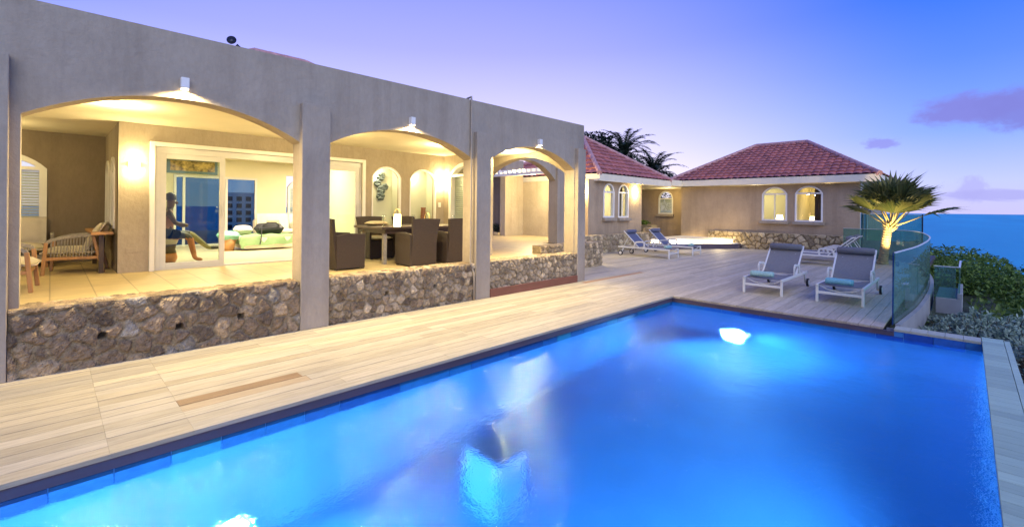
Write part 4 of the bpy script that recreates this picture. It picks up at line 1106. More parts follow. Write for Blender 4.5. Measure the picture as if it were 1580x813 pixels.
# ================================================================== LOUNGE AND DINING
def armchair(name, lab):
    """origin floor centre, faces -Y; width x, depth y"""
    t = thing(name, lab, 'armchair')
    f = MB()
    for s in (-1, 1):
        x = s * .34
        MB().bar((x, -.34, 0), (x, -.30, .50), .045, .055).build('leg', M['wood'], t, bevel=.008)
        MB().bar((x, .36, 0), (x, .24, .60), .045, .06).build('leg', M['wood'], t, bevel=.008)
        a = MB(); pts = [(x, -.31, .47), (x, -.27, .53), (x, -.1, .58), (x, .1, .60), (x, .3, .62)]
        for i in range(4): a.bar(pts[i], pts[i + 1], .05, .03, (1, 0, 0))
        a.build('armrest', M['rope'], t, bevel=.006)
        r = MB()
        for k in range(14): yy = -.25 + k * .036; r.tube([(x, yy, .26), (x, yy + .01, .545 + .04 * k / 14)], .007, 6)
        r.build('rope_side', M['rope'], t)
        MB().bar((x, -.31, .25), (x, .3, .25), .035, .045).build('side_rail', M['wood'], t, bevel=.005)
    MB().bar((-.32, -.3, .25), (.32, -.3, .25), .04).build('cross_rail', M['wood'], t)
    MB().pillow((0, -.05, .34), (.6, .66, .16)).build('seat_cushion', M['cushion'], t, smooth=True)
    MB().pillow((0, .26, .58), (.58, .5, .18), rot=Matrix.Rotation(R(62), 3, 'X')).build('back_cushion', M['cushion'], t, smooth=True)
    b = MB(); b.bar((-.33, .33, .62), (.33, .33, .62), .04); b.bar((-.33, .3, .25), (.33, .3, .25), .04)
    for k in range(10): b.tube([(-.3 + k * .066, .31, .26), (-.3 + k * .066, .335, .6)], .007, 6)
    b.build('back_frame', M['rope'], t); return t
ac = armchair('armchair', 'wooden rope-sided armchair with cream cushions near the lounge corner'); ac.location = (-10.35, .3, .5); ac.rotation_euler = (0, 0, R(-8)); ac.scale = (1, 1, 1)
ac['group'] = 'rope lounge armchairs'
dup(ac, (-8.6, -.48, .5), R(176), 'wooden rope-sided armchair partly hidden behind the leftmost column', 'rope lounge armchairs')
sf = thing('outdoor_sofa', 'cream outdoor sofa under shuttered arched window', 'sofa', (-11.7, -.95, .5))
m = MB(); m.box((-12.08, -1.9, .6), (-11.35, 0.0, .72)); m.build('frame', M['rope'], sf, bevel=.01)
for y in (-1.85, -.05):
    for x in (-12.0, -11.4): MB().bar((x, y, .5), (x, y, .62), .05).build('leg', M['wood'], sf)
for k, y in enumerate((-1.42, -.5)):
    MB().pillow((-11.7, y, .82), (.72, .9, .2)).build('seat_cushion', M['cushion'], sf, smooth=True); MB().pillow((-12.0, y, 1.12), (.5, .9, .2), rot=Matrix.Rotation(R(78), 3, 'Y')).build('back_cushion', M['cushion'], sf, smooth=True)
MB().box((-12.05, .0, .72), (-11.4, .05, 1.08)).build('arm', M['rope'], sf, bevel=.01)
sh = thing('side_table', 'narrow console table in the lounge corner behind the armchair', 'table', (-10.9, .6, .5))
MB().box((-11.6, .45, 1.12), (-9.75, .72, 1.16)).build('top', M['wood'], sh, bevel=.005)
for x in (-11.5, -9.9): MB().bar((x, .58, .5), (x, .58, 1.12), .06).build('leg', M['darkwood'], sh)

def dining_chair(lab, m='wicker', pad='linen'):
    """faces +Y, back at -Y"""
    t = thing('dining_chair', lab, 'dining chair', group='brown wicker dining chairs')
    b = MB(); vs = []; fs = []; n = 10
    for th in (0, .05):
        for i in range(n + 1):
            z = .02 + .88 * i / n; k = i / n; wv = .29 - .03 * math.sin(PI * k) + .02 * k; y = -.3 + .05 * (1 - k) ** 2 - .06 * k * k + th
            for j in range(7): u = -1 + 2 * j / 6; vs.append((u * wv, y + .02 * (u * u) * 0, z + (0.0 if i < n else -.012 * u * u)))
    q = (n + 1) * 7
    for i in range(n):
        for j in range(6): a = i * 7 + j; fs.append((a, a + 1, a + 8, a + 7)); fs.append((q + a, q + a + 7, q + a + 8, q + a + 1))
    for i in range(n):
        for a in (i * 7, i * 7 + 6): fs.append((a, a + 7, q + a + 7, q + a))
    for j in range(6): a = n * 7 + j; fs.append((a, a + 1, q + a + 1, q + a))
    b.add(vs, fs); fixn(b.build('backrest', M[m], t, smooth=False))
    for s in (-1, 1):
        a = MB(); x = s * .275
        a.prism([(-.26, .02), (.27, .02), (.27, .62), (-.05, .64), (-.27, .60)], lambda y, z: (x - .022, y, z), lambda y, z: (x + .022, y, z)); fixn(a.build('side_panel', M[m], t, bevel=.01))
    MB().box((-.25, -.24, .02), (.25, .25, .40)).build('seat_base', M[m], t, bevel=.01)
    MB().pillow((0, 0.01, .44), (.5, .5, .09)).build('seat_pad', M[pad], t, smooth=True)
    for sx in (-1, 1):
        for sy in (-1, 1): MB().box((sx * .25 - .02, sy * .25 - .02, 0), (sx * .25 + .02, sy * .25 + .02, .02)).build('foot', M['metal_dark'], t)
    return t
dc = dining_chair('brown wicker dining chair seen in profile beside the second column'); dc.location = (-7.98, 3.72, .5); dc.rotation_euler = (0, 0, R(2))
G_ = 'brown wicker dining chairs'
for (x, y, r, lab) in ((-7.55, 4.98, 90, 'brown wicker dining chair with its back to the wall under the brightest candle'), (-7.55, 5.82, 90, 'brown wicker dining chair with its back to the wall at right end of table'),
                       (-9.15, 5.02, -90, 'wicker dining chair on far side of table below the flower niche'), (-9.15, 5.9, -90, 'wicker dining chair on far side of table below the vase niche'),
                       (-8.3, 7.0, 180, 'wicker dining chair at the far head of the table')):
    dup(dc, (x, y, .5), R(r), lab, G_)
dt = thing('dining_table', 'dark rectangular dining table set for dinner in the loggia', 'table', (-8.3, 5.5, .5))
MB().box((-9.0, 4.42, 1.18), (-7.85, 6.7, 1.225)).build('table_top', M['darkwood'], dt, bevel=.004); MB().box((-8.9, 4.55, 1.09), (-7.95, 6.6, 1.18)).build('apron', M['darkwood'], dt)
for x in (-8.88, -8.02):
    for y in (4.57, 6.58): MB().bar((x, y, .5), (x, y, 1.09), .07).build('leg', M['rope'], dt)
def lantern(x, y, lab, z=1.226, h=.24, r=.07):
    t = thing('candle_lantern', lab, 'lantern', (x, y, z), group='candle lanterns on the dining table')
    MB().lathe([(r, 0), (r, h)], (x, y, z), 18).build('glass_cylinder', M['candle'], t, smooth=True)
    h_ = MB(); h_.tube([(x, y + r * 1.1 * math.cos(a), z + h * .8 + .16 * math.sin(a)) for a in [PI * k / 12 for k in range(13)]], .007, 6); h_.build('handle', M['brass'], t)
    light('POINT', (x, y, z + h + .06), 2.0, (1, .65, .28), .04)
lantern(-8.02, 4.85, 'brightest candle lantern at near end of dining table'); lantern(-8.3, 5.75, 'candle lantern with ring handle by the right wicker chair', h=.14, r=.06)
for (x, y, lab) in ((-8.15, 4.62, 'stemmed wine glass nearest the table corner'), (-8.3, 4.72, 'stemmed wine glass beside the brightest candle'), (-8.1, 6.3, 'stemmed wine glass by the right wicker chair'), (-8.6, 5.6, 'stemmed wine glass between the two candles')):
    tag(MB().lathe([(.035, 0), (.035, .004), (.006, .01), (.006, .09), (.03, .12), (.04, .17), (.034, .22)], (x, y, 1.226), 14).build('wine_glass', M['wineglass'], smooth=True), lab, 'glass', 'wine glasses on the dining table')
tag(MB().pillow((-8.65, 4.75, 1.27), (.3, .4, .1)).build('napkin', M['linen'], smooth=True), 'folded sand coloured napkin on the dining table corner', 'napkin')
# flower relief and vase in the niches
fl = thing('flower_relief', 'dark grey metal flower relief hanging in left niche', 'wall art', (-9.95, 5.55, 2.0)); 
for (y, z, r) in ((5.60, 2.33, .11), (5.52, 2.18, .1), (5.62, 2.03, .12), (5.72, 2.1, .09), (5.6, 1.87, .12)):
    f = MB()
    for k in range(6):
        a = k * PI / 3 + y * 9; f.pillow((RX - .38, y + .5 * r * math.cos(a), z + .5 * r * math.sin(a)), (.03, r * .9, r * .9), 6)
    f.build('blossom', M['sculpt'], fl, smooth=True)
gl = MB()
for (y, z, r) in ((5.32, 2.26, .07), (5.28, 2.12, .08), (5.33, 1.98, .06)): gl.pillow((RX - .40, y, z), (.02, r * 1.2, r * 1.9), 6)
gl.build('leaf', M['sage'], fl, smooth=True)
tag(MB().lathe([(.06, 0), (.075, .2), (.06, .4), (.065, .46)], (RX - .22, 6.72, 1.15), 16).build('vase', M['ceramic'], smooth=True), 'tall brown ceramic vase standing in the right niche', 'vase')
# pot plant behind glass right panel
fp = thing('floor_vase', 'white floor vase with bare sticks behind right glass panel', 'vase', (-11.4, 5.45, .51))
# ================================================================== LIVING ROOM
so = thing('living_sofa', 'long white living room sofa against far wall', 'sofa', (-14.3, 5.3, .51))
MB().box((-14.9, 4.2, .56), (-13.95, 6.9, .82)).build('base', M['sofa'], so, bevel=.03); MB().box((-14.97, 4.2, .82), (-14.72, 6.9, 1.2)).build('backrest', M['sofa'], so, bevel=.04)
for y in (4.66, 5.55, 6.44): MB().pillow((-14.3, y, .88), (.72, .88, .16)).build('seat_cushion', M['sofa'], so, smooth=True); MB().pillow((-14.62, y, 1.13), (.55, .88, .2), rot=Matrix.Rotation(R(75), 3, 'Y')).build('back_cushion', M['sofa'], so, smooth=True)
tag(MB().pillow((-14.35, 5.4, 1.08), (.42, .5, .14), rot=Matrix.Rotation(R(65), 3, 'Y')).build('throw_pillow', M['sage'], smooth=True), 'pale green throw pillow on the white sofa', 'cushion')
tag(MB().pillow((-14.4, 4.6, 1.05), (.3, .34, .12), rot=Matrix.Rotation(R(65), 3, 'Y')).build('throw_pillow', M['linen'], smooth=True), 'small beige throw pillow on sofa behind the black bag', 'cushion')
ot = thing('ottoman', 'low white ottoman covered by a sage green throw', 'ottoman', (-12.9, 3.9, .51))
MB().box((-13.35, 3.3, .55), (-12.45, 4.5, .86)).build('base', M['sofa'], ot, bevel=.04)
def throw():
    m = MB(); vs = []; fs = []; n = 22
    for i in range(n + 1):
        for j in range(n + 1):
            u = -1 + 2 * i / n; v = -1 + 2 * j / n; x = u * .62; y = v * .75
            dx = max(0, abs(x) - .46); dy = max(0, abs(y) - .6)
            X = math.copysign(min(abs(x), .46) + dx * .18, x); Y = math.copysign(min(abs(y), .61) + dy * .22, y)
            z = .885 - (dx + dy) * 1.5 + .012 * math.sin(9 * x + 4 * y) + .012 * math.sin(13 * y)
            X += .03 * math.sin(11 * y) * (dx > 0); Y += .03 * math.sin(12 * x) * (dy > 0)
            vs.append((-12.9 + X, 3.9 + Y, max(z, .56)))
    for i in range(n):
        for j in range(n): a = i * (n + 1) + j; fs.append((a, a + n + 1, a + n + 2, a + 1))
    m.add(vs, fs); return m.build('throw', M['throw'], smooth=True)
tag(throw(), 'sage green throw draped over the ottoman', 'throw')
bg = thing('travel_bag', 'black soft travel bag lying on green throw', 'bag', (-12.9, 4.0, .9))
MB().pillow((-12.85, 4.0, 1.02), (.34, .62, .3), p=.35).build('body', M['bag'], bg, smooth=True); MB().tube([(-12.7, 3.8, 1.1), (-12.65, 3.9, 1.18), (-12.65, 4.1, 1.18), (-12.7, 4.2, 1.1)], .015, 6).build('handle', M['bag'], bg); MB().tube([(-12.68, 3.78, 1.05), (-12.44, 3.7, .92), (-12.40, 3.68, .75), (-12.41, 3.66, .66)], .012, 6).build('strap', M['bag'], bg)
tag(MB().pillow((-13.05, 3.45, 1.0), (.4, .35, .22), p=.4).build('folded_towel', M['sofa'], smooth=True), 'rolled white towel behind the black travel bag', 'towel')
bk = thing('basket', 'mint cloth spilling from small basket left of the ottoman', 'basket', (-12.8, 3.05, .51)); MB().lathe([(.12, 0), (.18, .3)], (-12.75, 3.05, .51), 14).build('body', M['wood'], bk, smooth=True); MB().pillow((-12.75, 3.05, .88), (.42, .42, .22), p=.4).build('cloth', M['mint'], bk, smooth=True)
ct = thing('coffee_table', 'low table by the sofa beside the ottoman', 'table', (-12.9, 4.95, .51)); MB().box((-13.3, 4.7, .86), (-12.7, 5.2, .9)).build('table_top', M['darkwood'], ct)
for x in (-13.2, -12.8): MB().bar((x, 4.8, .51), (x, 4.8, .86), .05).build('leg', M['darkwood'], ct); MB().bar((x, 5.1, .51), (x, 5.1, .86), .05).build('leg', M['darkwood'], ct)
pc = thing('picture', 'wide framed abstract picture above the far glass door', 'picture', (-14.98, 2.75, 2.65))
MB().box((-14.985, 2.15, 2.46), (-14.95, 3.3, 2.86)).build('picture_frame', M['bluetrim'], pc); MB().box((-14.95, 2.22, 2.53), (-14.945, 3.23, 2.80)).build('canvas', M['paint_a'], pc)
lt = thing('pedestal', 'white pedestal with leaning stick behind right door panel', 'pedestal', (-11.6, 4.75, .51)); MB().lathe([(.16, 0), (.2, .3), (.17, .75), (.2, .78)], (-11.4, 4.6, .51), 18).build('body', M['white'], lt, smooth=True); MB().bar((-11.4, 4.6, 1.29), (-11.5, 4.75, 1.75), .03).build('stick', M['darkwood'], lt)
D.objects.remove(fp)
# seated painted figure
def statue():
    t = thing('seated_statue', 'life-size painted wooden figure sitting on barrel stool behind left glass panel', 'statue', (-10.75, 1.62, .512))
    P = {'pelvis': (0, 0, .60), 'belly': (0, -.01, .75), 'chest': (0, .0, .96), 'neck': (0, .03, 1.11), 'head0': (0, .06, 1.2), 'head1': (0, .06, 1.32),
         'shL': (-.17, 0, 1.04), 'elL': (-.2, .12, .82), 'haL': (-.1, .33, .74), 'shR': (.17, 0, 1.04), 'elR': (.2, .1, .82), 'haR': (.1, .34, .76),
         'hipL': (-.1, .02, .58), 'knL': (-.12, .42, .58), 'anL': (-.13, .75, .26), 'toL': (-.13, .98, .26), 'hipR': (.1, .02, .58), 'knR': (.12, .36, .55), 'anR': (.12, .46, .07), 'toR': (.12, .60, .03)}
    rad = dict(pelvis=.15, belly=.13, chest=.16, neck=.05, head0=.085, head1=.09, shL=.06, elL=.045, haL=.04, shR=.06, elR=.045, haR=.04, hipL=.1, knL=.075, anL=.045, toL=.035, hipR=.1, knR=.075, anR=.045, toR=.035)
    E = [('pelvis', 'belly'), ('belly', 'chest'), ('chest', 'neck'), ('neck', 'head0'), ('head0', 'head1'), ('chest', 'shL'), ('shL', 'elL'), ('elL', 'haL'), ('chest', 'shR'), ('shR', 'elR'), ('elR', 'haR'), ('pelvis', 'hipL'), ('hipL', 'knL'), ('knL', 'anL'), ('anL', 'toL'), ('pelvis', 'hipR'), ('hipR', 'knR'), ('knR', 'anR'), ('anR', 'toR')]
    ks = list(P); me = D.meshes.new('body'); me.from_pydata([P[k] for k in ks], [(ks.index(a), ks.index(b)) for a, b in E], [])
    o = D.objects.new('body_tmp', me); COL.objects.link(o)
    o.modifiers.new('s', 'SKIN'); o.modifiers.new('u', 'SUBSURF').levels = 2; 
    for i, k in enumerate(ks): r = rad[k]; me.skin_vertices[0].data[i].radius = (r, r)
    me.skin_vertices[0].data[0].use_root = True
    bpy.context.view_layer.update()
    ev = o.evaluated_get(bpy.context.evaluated_depsgraph_get()); m2 = D.meshes.new_from_object(ev); D.objects.remove(o)
    for k in ('skin', 'shirt', 'shorts', 'legorange', 'legolive'): m2.materials.append(M[k])
    for p in m2.polygons:
        x, y, z = p.center; i = 0
        if z < .70: i = 2
        if z < .74 and y > .40 and x < 0: i = 4
        if z < .5 and x > 0: i = 3
        if .72 <= z < 1.08 and abs(x) < .17 and y < .18: i = 1
        if y > .8 and z < .35: i = 2
        p.material_index = i; p.use_smooth = True
    b = D.objects.new('body', m2); COL.objects.link(b); b.parent = t
    h = MB(); h.lathe([(.02, .16), (.075, .13), (.1, .08), (.105, .02), (.1, 0)], (0, .05, 1.29), 14); h.build('hair', M['shorts'], t, smooth=True, local=True)
    n_ = MB(); n_.pillow((0, .155, 1.235), (.035, .05, .06), 5); n_.build('nose', M['skin'], t, smooth=True, local=True)
    s = thing('barrel_stool', 'cream and orange painted barrel stool under the seated figure', 'stool', (-10.75, 1.55, .512))
    MB().lathe([(.15, .0), (.19, .1), (.17, .2)], (0, 0, 0), 18).build('base', M['stoolo'], s, smooth=True, local=True); MB().lathe([(.17, .201), (.15, .28), (.17, .38)], (0, 0, 0), 18).build('waist', M['darkwood'], s, smooth=True, local=True); MB().lathe([(.17, .381), (.2, .46), (.19, .49)], (0, 0, 0), 18).build('seat', M['stoolc'], s, smooth=True, local=True)
    t.location = (-10.75, 1.56, .512); t.scale = (.92, .92, .92); s.scale = (.92, .92, .92)
statue()

# roof antenna
da = thing('roof_dish', 'small dark round dish on a bracket above the flat roof edge', 'antenna', (-10.0, 2.5, 3.3))
MB().tube([(-10.0, 2.56, 3.16), (-10.0, 2.56, 4.66)], .018, 8).build('mast', M['metal_dark'], da); MB().tube([(-10.0, 2.60, 4.62), (-10.0, 2.5, 4.70)], .025, 8).build('arm', M['metal_dark'], da)
d_ = MB(); d_.tube([(-9.98, 2.43, 4.74), (-9.96, 2.41, 4.745), (-9.94, 2.40, 4.75)], [.03, .075, .085], 18); d_.build('dish', M['metal_dark'], da, smooth=True)

# ================================================================== VEGETATION
def leaf_quads(mb, c, rad, n, ls, rng, up=0.4, shell=0.0):
    for _ in range(n):
        while True:
            p = Vector((rng.uniform(-1, 1), rng.uniform(-1, 1), rng.uniform(-1, 1)))
            if p.length <= 1 and p.length >= shell: break
        q = Vector((c[0] + p.x * rad[0], c[1] + p.y * rad[1], c[2] + p.z * rad[2]))
        d = Vector((rng.gauss(0, 1), rng.gauss(0, 1), rng.gauss(0, 1) + up)).normalized(); a = d.orthogonal().normalized()
        a = (a * math.cos(rng.uniform(0, 6.28)) + d.cross(a) * math.sin(rng.uniform(0, 6.28))).normalized(); b = d.cross(a).normalized()
        l = ls * rng.uniform(.6, 1.3); w = l * rng.uniform(.35, .5)
        mb.add([q - a * l, q + b * w + d * l * .1, q + a * l, q - b * w + d * l * .1], [(0, 1, 2, 3)])
def bush_mesh(seed, h, r, clumps, per, ls, mt, spread=1.0):
    rng = random.Random(seed); mb = MB(); tips = []
    for k in range(clumps):
        a = rng.uniform(0, 2 * PI); el = rng.uniform(-.25, 1.0); rr = r * rng.uniform(.45, 1.0) * spread
        c = (rr * math.cos(a) * math.cos(el * 1.2), rr * math.sin(a) * math.cos(el * 1.2), h * .55 + h * .42 * math.sin(el * 1.4) * rng.uniform(.8, 1.05))
        s = r * rng.uniform(.26, .46); leaf_quads(mb, c, (s, s, s * .6), per, ls, rng, 1.3, .8); tips.append(c)
    tr = MB(); tr.tube([(0, 0, -.6), (.05, .02, h * .25), (0, .05, h * .5)], [r * .09, r * .07, r * .04], 8)
    for c in tips[::3]: tr.tube([(0, .03, h * .3), (c[0] * .5, c[1] * .5, (h * .3 + c[2]) / 2 + .1), c], [r * .04, r * .025, r * .01], 5)
    return mb, tr
def tree(name, lab, cat, seed, h, r, clumps, per, ls, mt, bark='barkdark', group=None):
    t = thing(name, lab, cat, group=group); mb, tr = bush_mesh(seed, h, r, clumps, per, ls, mt)
    mb.build('crown', M[mt], t, local=True); tr.build('trunk', M[bark], t, smooth=True, local=True); return t
def gz(x, y):
    z = -1.3 if x <= .61 else -1.6 - .42 * (x - .6)
    if y > 24: z -= .3 * (y - 24)
    return z
protos = [tree('slope_tree', 'x', 'tree', 21, 3.2, 1.9, 17, 420, .06, 'leaf', group='green trees on the slope'), tree('slope_tree', 'x', 'tree', 22, 3.6, 2.3, 19, 420, .065, 'leaf', group='green trees on the slope'), tree('slope_tree', 'x', 'tree', 23, 2.6, 1.6, 14, 420, .055, 'leaf', group='green trees on the slope')]
spots = [(0.1, 14.6, -1.9, 2, .7), (0.9, 13.6, -2.2, 2, .7), (1.3, 15.6, -2.3, 0, .75), (0.5, 16.6, -2.6, 0, .9), (1.6, 17.6, -2.5, 1, .85), (0.3, 19.6, -2.6, 2, 1.1), (0.0, 22.0, -2.4, 0, 1), (1.5, 21.5, -2.9, 1, .9), (2.4, 19.8, -3.2, 2, 1.1), (-0.9, 24.5, -2.7, 1, .9), (0.6, 25.5, -3.1, 0, 1.1), (2.2, 25.0, -3.9, 1, .9), (3.4, 24.0, -4.4, 0, 1), (-1.2, 29.5, -3.6, 1, 1.15), (0.7, 30.5, -4.2, 0, 1.2), (2.4, 30.0, -5.2, 1, 1.1), (4.2, 29.5, -6.0, 0, 1.2), (-1.8, 36, -5.6, 1, 1.5), (0.8, 37, -6.6, 0, 1.7), (3.6, 37, -8.2, 1, 1.5), (6.2, 36, -9.0, 0, 1.6), (-3.0, 27.5, -3.0, 0, 1.1), (5.5, 46, -13, 1, 2.0), (1.5, 47, -11, 0, 2.2), (-2, 47, -10, 1, 2.2), (9, 45, -14, 0, 2.0), (1.9, 14.8, -3.0, 2, 1.0), (2.8, 16.8, -3.4, 0, 0.9)]
words = ['nearest bushy green tree just past the lower balcony', 'bushy green tree just right of the balcony glass', 'small rounded tree close behind the balcony']
for i, (x, y, z, k, s) in enumerate(spots):
    where = 'left part' if x / y < .005 else ('middle' if x / y < .07 else 'right edge')
    dist = 'near the balcony' if y < 20 else ('halfway down' if y < 28 else ('far down the slope' if y < 40 else 'lowest above the sea'))
    lab = 'bushy green tree %s, in the %s of the wooded slope' % (dist, where)
    if i < 1 or (k not in [q[3] for q in spots[:i]]):
        o = protos[k]; o.location = (x, y, z); o.rotation_euler = (0, 0, i * 1.3); o['label'] = lab
    else: o = dup(protos[k], (x, y, z), i * 1.3, lab)
    s *= 1.2; o.scale = (s, s, s * random.uniform(.9, 1.15)); o.location.z -= (1.95 if y < 24 else 2.05) + max(0, x) * .12 - random.uniform(-.3, .45)
gcm = MB(); rng = random.Random(77)
for i in range(5200):
    x = rng.uniform(.25, 7) ; y = rng.uniform(11.5, 22) if i % 2 else rng.uniform(22, 75)
    if x < .4 and y < 14: continue
    leaf_quads(gcm, (x, y, gz(x, y) + .3), (.35, .35, .3), 1, .2 if y > 24 else .11, rng, .8)
g_ = gcm.build('ground_cover', M['leaf']); g_['kind'] = 'stuff'; g_['label'] = 'low green undergrowth covering the slope below the house'
# silver shrubs by the coping
def silver(seed):
    t = thing('silver_shrub', 'x', 'shrub', group='silver leaved shrubs behind the coping'); rng = random.Random(seed); mb = MB(); st_ = MB()
    for k in range(120):
        a = rng.uniform(0, 2 * PI); rr = .62 * math.sqrt(rng.random()); tip = Vector((rr * math.cos(a), rr * math.sin(a), rng.uniform(.45, .95) * (1 - .45 * rr)))
        st_.tube([(tip.x * .2, tip.y * .2, 0), tip * .6, tip], [.014, .01, .005], 4)
        for j in range(22):
            el = rng.uniform(-.2, 1.2); az = rng.uniform(0, 2 * PI); d = Vector((math.cos(az) * math.cos(el), math.sin(az) * math.cos(el), math.sin(el))); s = d.orthogonal().normalized(); base = tip - Vector((0, 0, rng.uniform(0, .12))); l = rng.uniform(.05, .09)
            mb.add([base, base + d * l * .5 + s * .014, base + d * l, base + d * l * .5 - s * .014], [(0, 1, 2, 3)])
    mb.build('foliage', M['leafsilver'], t, local=True); st_.build('stems', M['barkdark'], t, local=True); return t
s1 = silver(5); s1.location = (-0.0, 9.9, -.8); s1.scale = (.9, .9, .9); s1['label'] = 'silver leaved shrub nearest the curved kerb'
for (x, y, z, s, lab) in ((.32, 10.5, -.88, 1.1, 'silver leaved shrub in the middle behind the coping'), (.75, 10.2, -.95, 1.1, 'silver leaved shrub at right corner of the coping'), (.78, 9.2, -.95, 1.0, 'silver leaved shrub at the right picture edge'), (0.1, 11.2, -1.05, 1.1, 'silver leaved shrub under the lower balcony'), (1.0, 11.6, -1.15, 1.3, 'silver leaved shrub farthest right down the slope')):
    o = dup(s1, (x, y, z), x * 9, lab); o.scale = (s, s, s)
# fan palm
def fan_palm():
    t = thing('fan_palm', 'short fan palm lit from below beside the curved glass rail', 'palm tree', (-1.85, 18.2, 0)); rng = random.Random(12)
    tr = MB(); pts = []; rs = []
    for i in range(31): k = i / 30; pts.append((.12 * k, 0, 1.15 * k)); rs.append((.125 - .02 * k + .03 * max(0, 1 - k * 6)) * (1.07 if i % 2 else .95))
    tr.tube(pts, rs, 14); tr.build('trunk', M['bark'], t, smooth=False, local=True)
    lv = MB(); pt = MB(); top = Vector((.2, 0, 1.15))
    spec = []
    for k, (a_, e_, s_) in enumerate(((5, 22, 1.15), (38, 46, 1.0), (80, 35, .9), (128, 45, .95), (172, 30, 1.05), (205, 46, 1.0), (240, 52, .95), (285, 40, .9), (330, 42, 1.05), (15, 66, 1.1), (95, 68, 1.0), (180, 64, 1.1), (268, 72, 1.05), (340, 80, 1.1), (50, 58, 1.05), (140, 60, 1.0), (225, 62, 1.1), (310, 60, 1.05), (115, 82, 1.15), (0, 50, 1.1))):
        spec.append((R(a_ + rng.uniform(-8, 8)), R(e_ + rng.uniform(-4, 4)), s_ * rng.uniform(.92, 1.05)))
    for (az, el, sc) in spec:
        d = Vector((math.cos(az) * math.cos(el), math.sin(az) * math.cos(el), math.sin(el))); side = d.cross(Vector((0, 0, 1))).normalized() if el < 1.5 else Vector((1, 0, 0)); nrm = side.cross(d).normalized()
        pl = .66 * sc; hinge = top + d * pl + Vector((0, 0, .04))
        pt.tube([top - d * .05, top + d * pl * .5 + Vector((0, 0, .01)), hinge], [.035, .022, .014], 6)
        ns = 18; L = .98 * sc; fold = .1
        for j in range(ns):
            a0 = R(-72 + 144 * j / ns); a1 = R(-72 + 144 * (j + 1) / ns); am = (a0 + a1) / 2; ll = L * (.72 + .28 * math.cos(am * .9)) * rng.uniform(.9, 1.05)
            def q(a, r, up): return hinge + (d * math.cos(a) + side * math.sin(a)) * r + nrm * (up - .12 * r * r * (1 + .8 * math.sin(a) ** 2) + .18 * abs(math.sin(a)) * r)
            m1 = .7 * ll; w = (a1 - a0) * .5
            tipdroop = rng.uniform(-.17, -.02)
            vs = [q(am, .02, 0), q(a0, m1, 0), q(am, m1, .03), q(a1, m1, 0), q(am - w * .35, ll * .82, .0 + tipdroop * .4), q(am + w * .35, ll * .82, 0 + tipdroop * .4), q(am, ll, tipdroop)]
            lv.add(vs, [(0, 1, 2), (0, 2, 3), (1, 4, 2), (2, 4, 5), (2, 5, 3), (4, 6, 5)])
    for k in range(26):   # leaf bases
        az = k * 2.4; z = .98 + .2 * k / 26; d = Vector((math.cos(az), math.sin(az), .9)).normalized()
        pt.tube([Vector((.16, 0, z)) + d * .06, Vector((.17, 0, z)) + d * .26], [.035, .014], 5)
    pt.build('petioles', M['petiole'], t, local=True, smooth=True); lv.build('fronds', M['frond'], t, local=True)
    # uplight
    u = thing('garden_uplight', 'small spike uplight at foot of fan palm', 'lamp', (-1.45, 17.7, 0)); MB().tube([(0, 0, 0.0), (0, 0, .06), (-.02, .02, .14)], [.03, .045, .05], 12).build('housing', M['metal_dark'], u, local=True)
    for (lx, ly, e) in ((-1.42, 17.5, 480),):
        l = light('SPOT', (lx, ly, .16), e, (1, .74, .3), .03, spot_size=R(75), spot_blend=.7); aim(l, (-1.7, 18.2, 1.5))
fan_palm()
# feather palms and dark trees beyond the wing
def date_palm(seed):
    t = thing('date_palm', 'x', 'palm tree', group='dark palms behind the wing'); rng = random.Random(seed); lv = MB()
    tr = MB(); tr.tube([(0, 0, -5), (.05, 0, -2), (0, 0, 0)], [.22, .18, .2], 8); tr.build('trunk', M['barkdark'], t, local=True)
    for k in range(34):
        az = k * 2.399; el = R(rng.uniform(-5, 78)); L = rng.uniform(2.0, 2.7); pts = []
        for i in range(12):
            s = i / 11; e = el - 1.25 * s * s; 
            pts.append(s)
        p = Vector((0, 0, 0)); prev = None
        for i in range(16):
            s = i / 15; e = el - 1.3 * s ** 1.6; d = Vector((math.cos(az) * math.cos(e), math.sin(az) * math.cos(e), math.sin(e))); p2 = p + d * L / 16
            side = d.cross(Vector((0, 0, 1))).normalized(); w = .42 * math.sin(PI * min(1, .12 + s * .85)) ** .6
            lv.add([p - side * .012, p + side * .012, p2 + side * .01, p2 - side * .01], [(0, 1, 2, 3)])
            for sg in (-1, 1):
                for h in (0, .33, .66):
                    b = p + (p2 - p) * h; tip = b + (side * sg * .8 + d * .7 + Vector((0, 0, rng.uniform(-.35, .1)))).normalized() * w
                    lv.add([b - d * .032, b + d * .032, tip], [(0, 1, 2)])
            p = p2
    lv.build('fronds', M['palmdark'], t, local=True); return t
dp = date_palm(3); dp.location = (-15.9, 26.3, 5.15); dp['label'] = 'dark feather palm rising highest behind the wing roof'
o = dup(dp, (-14.55, 27.7, 3.9), 1.1, 'dark feather palm drooping over the valley between both roofs'); o.scale = (.95, .95, .95)
tt = tree('dark_tree', 'dense dark tree behind the wing roof next to the last column', 'tree', 41, 4.2, 2.0, 46, 110, .11, 'leafdark', group='dark trees behind the wing'); tt.location = (-17.9, 25.0, 2.35)
o = dup(tt, (-16.9, 26.4, 1.5), 2, 'dense dark tree between the column and the tall palm'); o = dup(tt, (-15.2, 28.0, .1), 4, 'lower dark tree below the drooping palm')
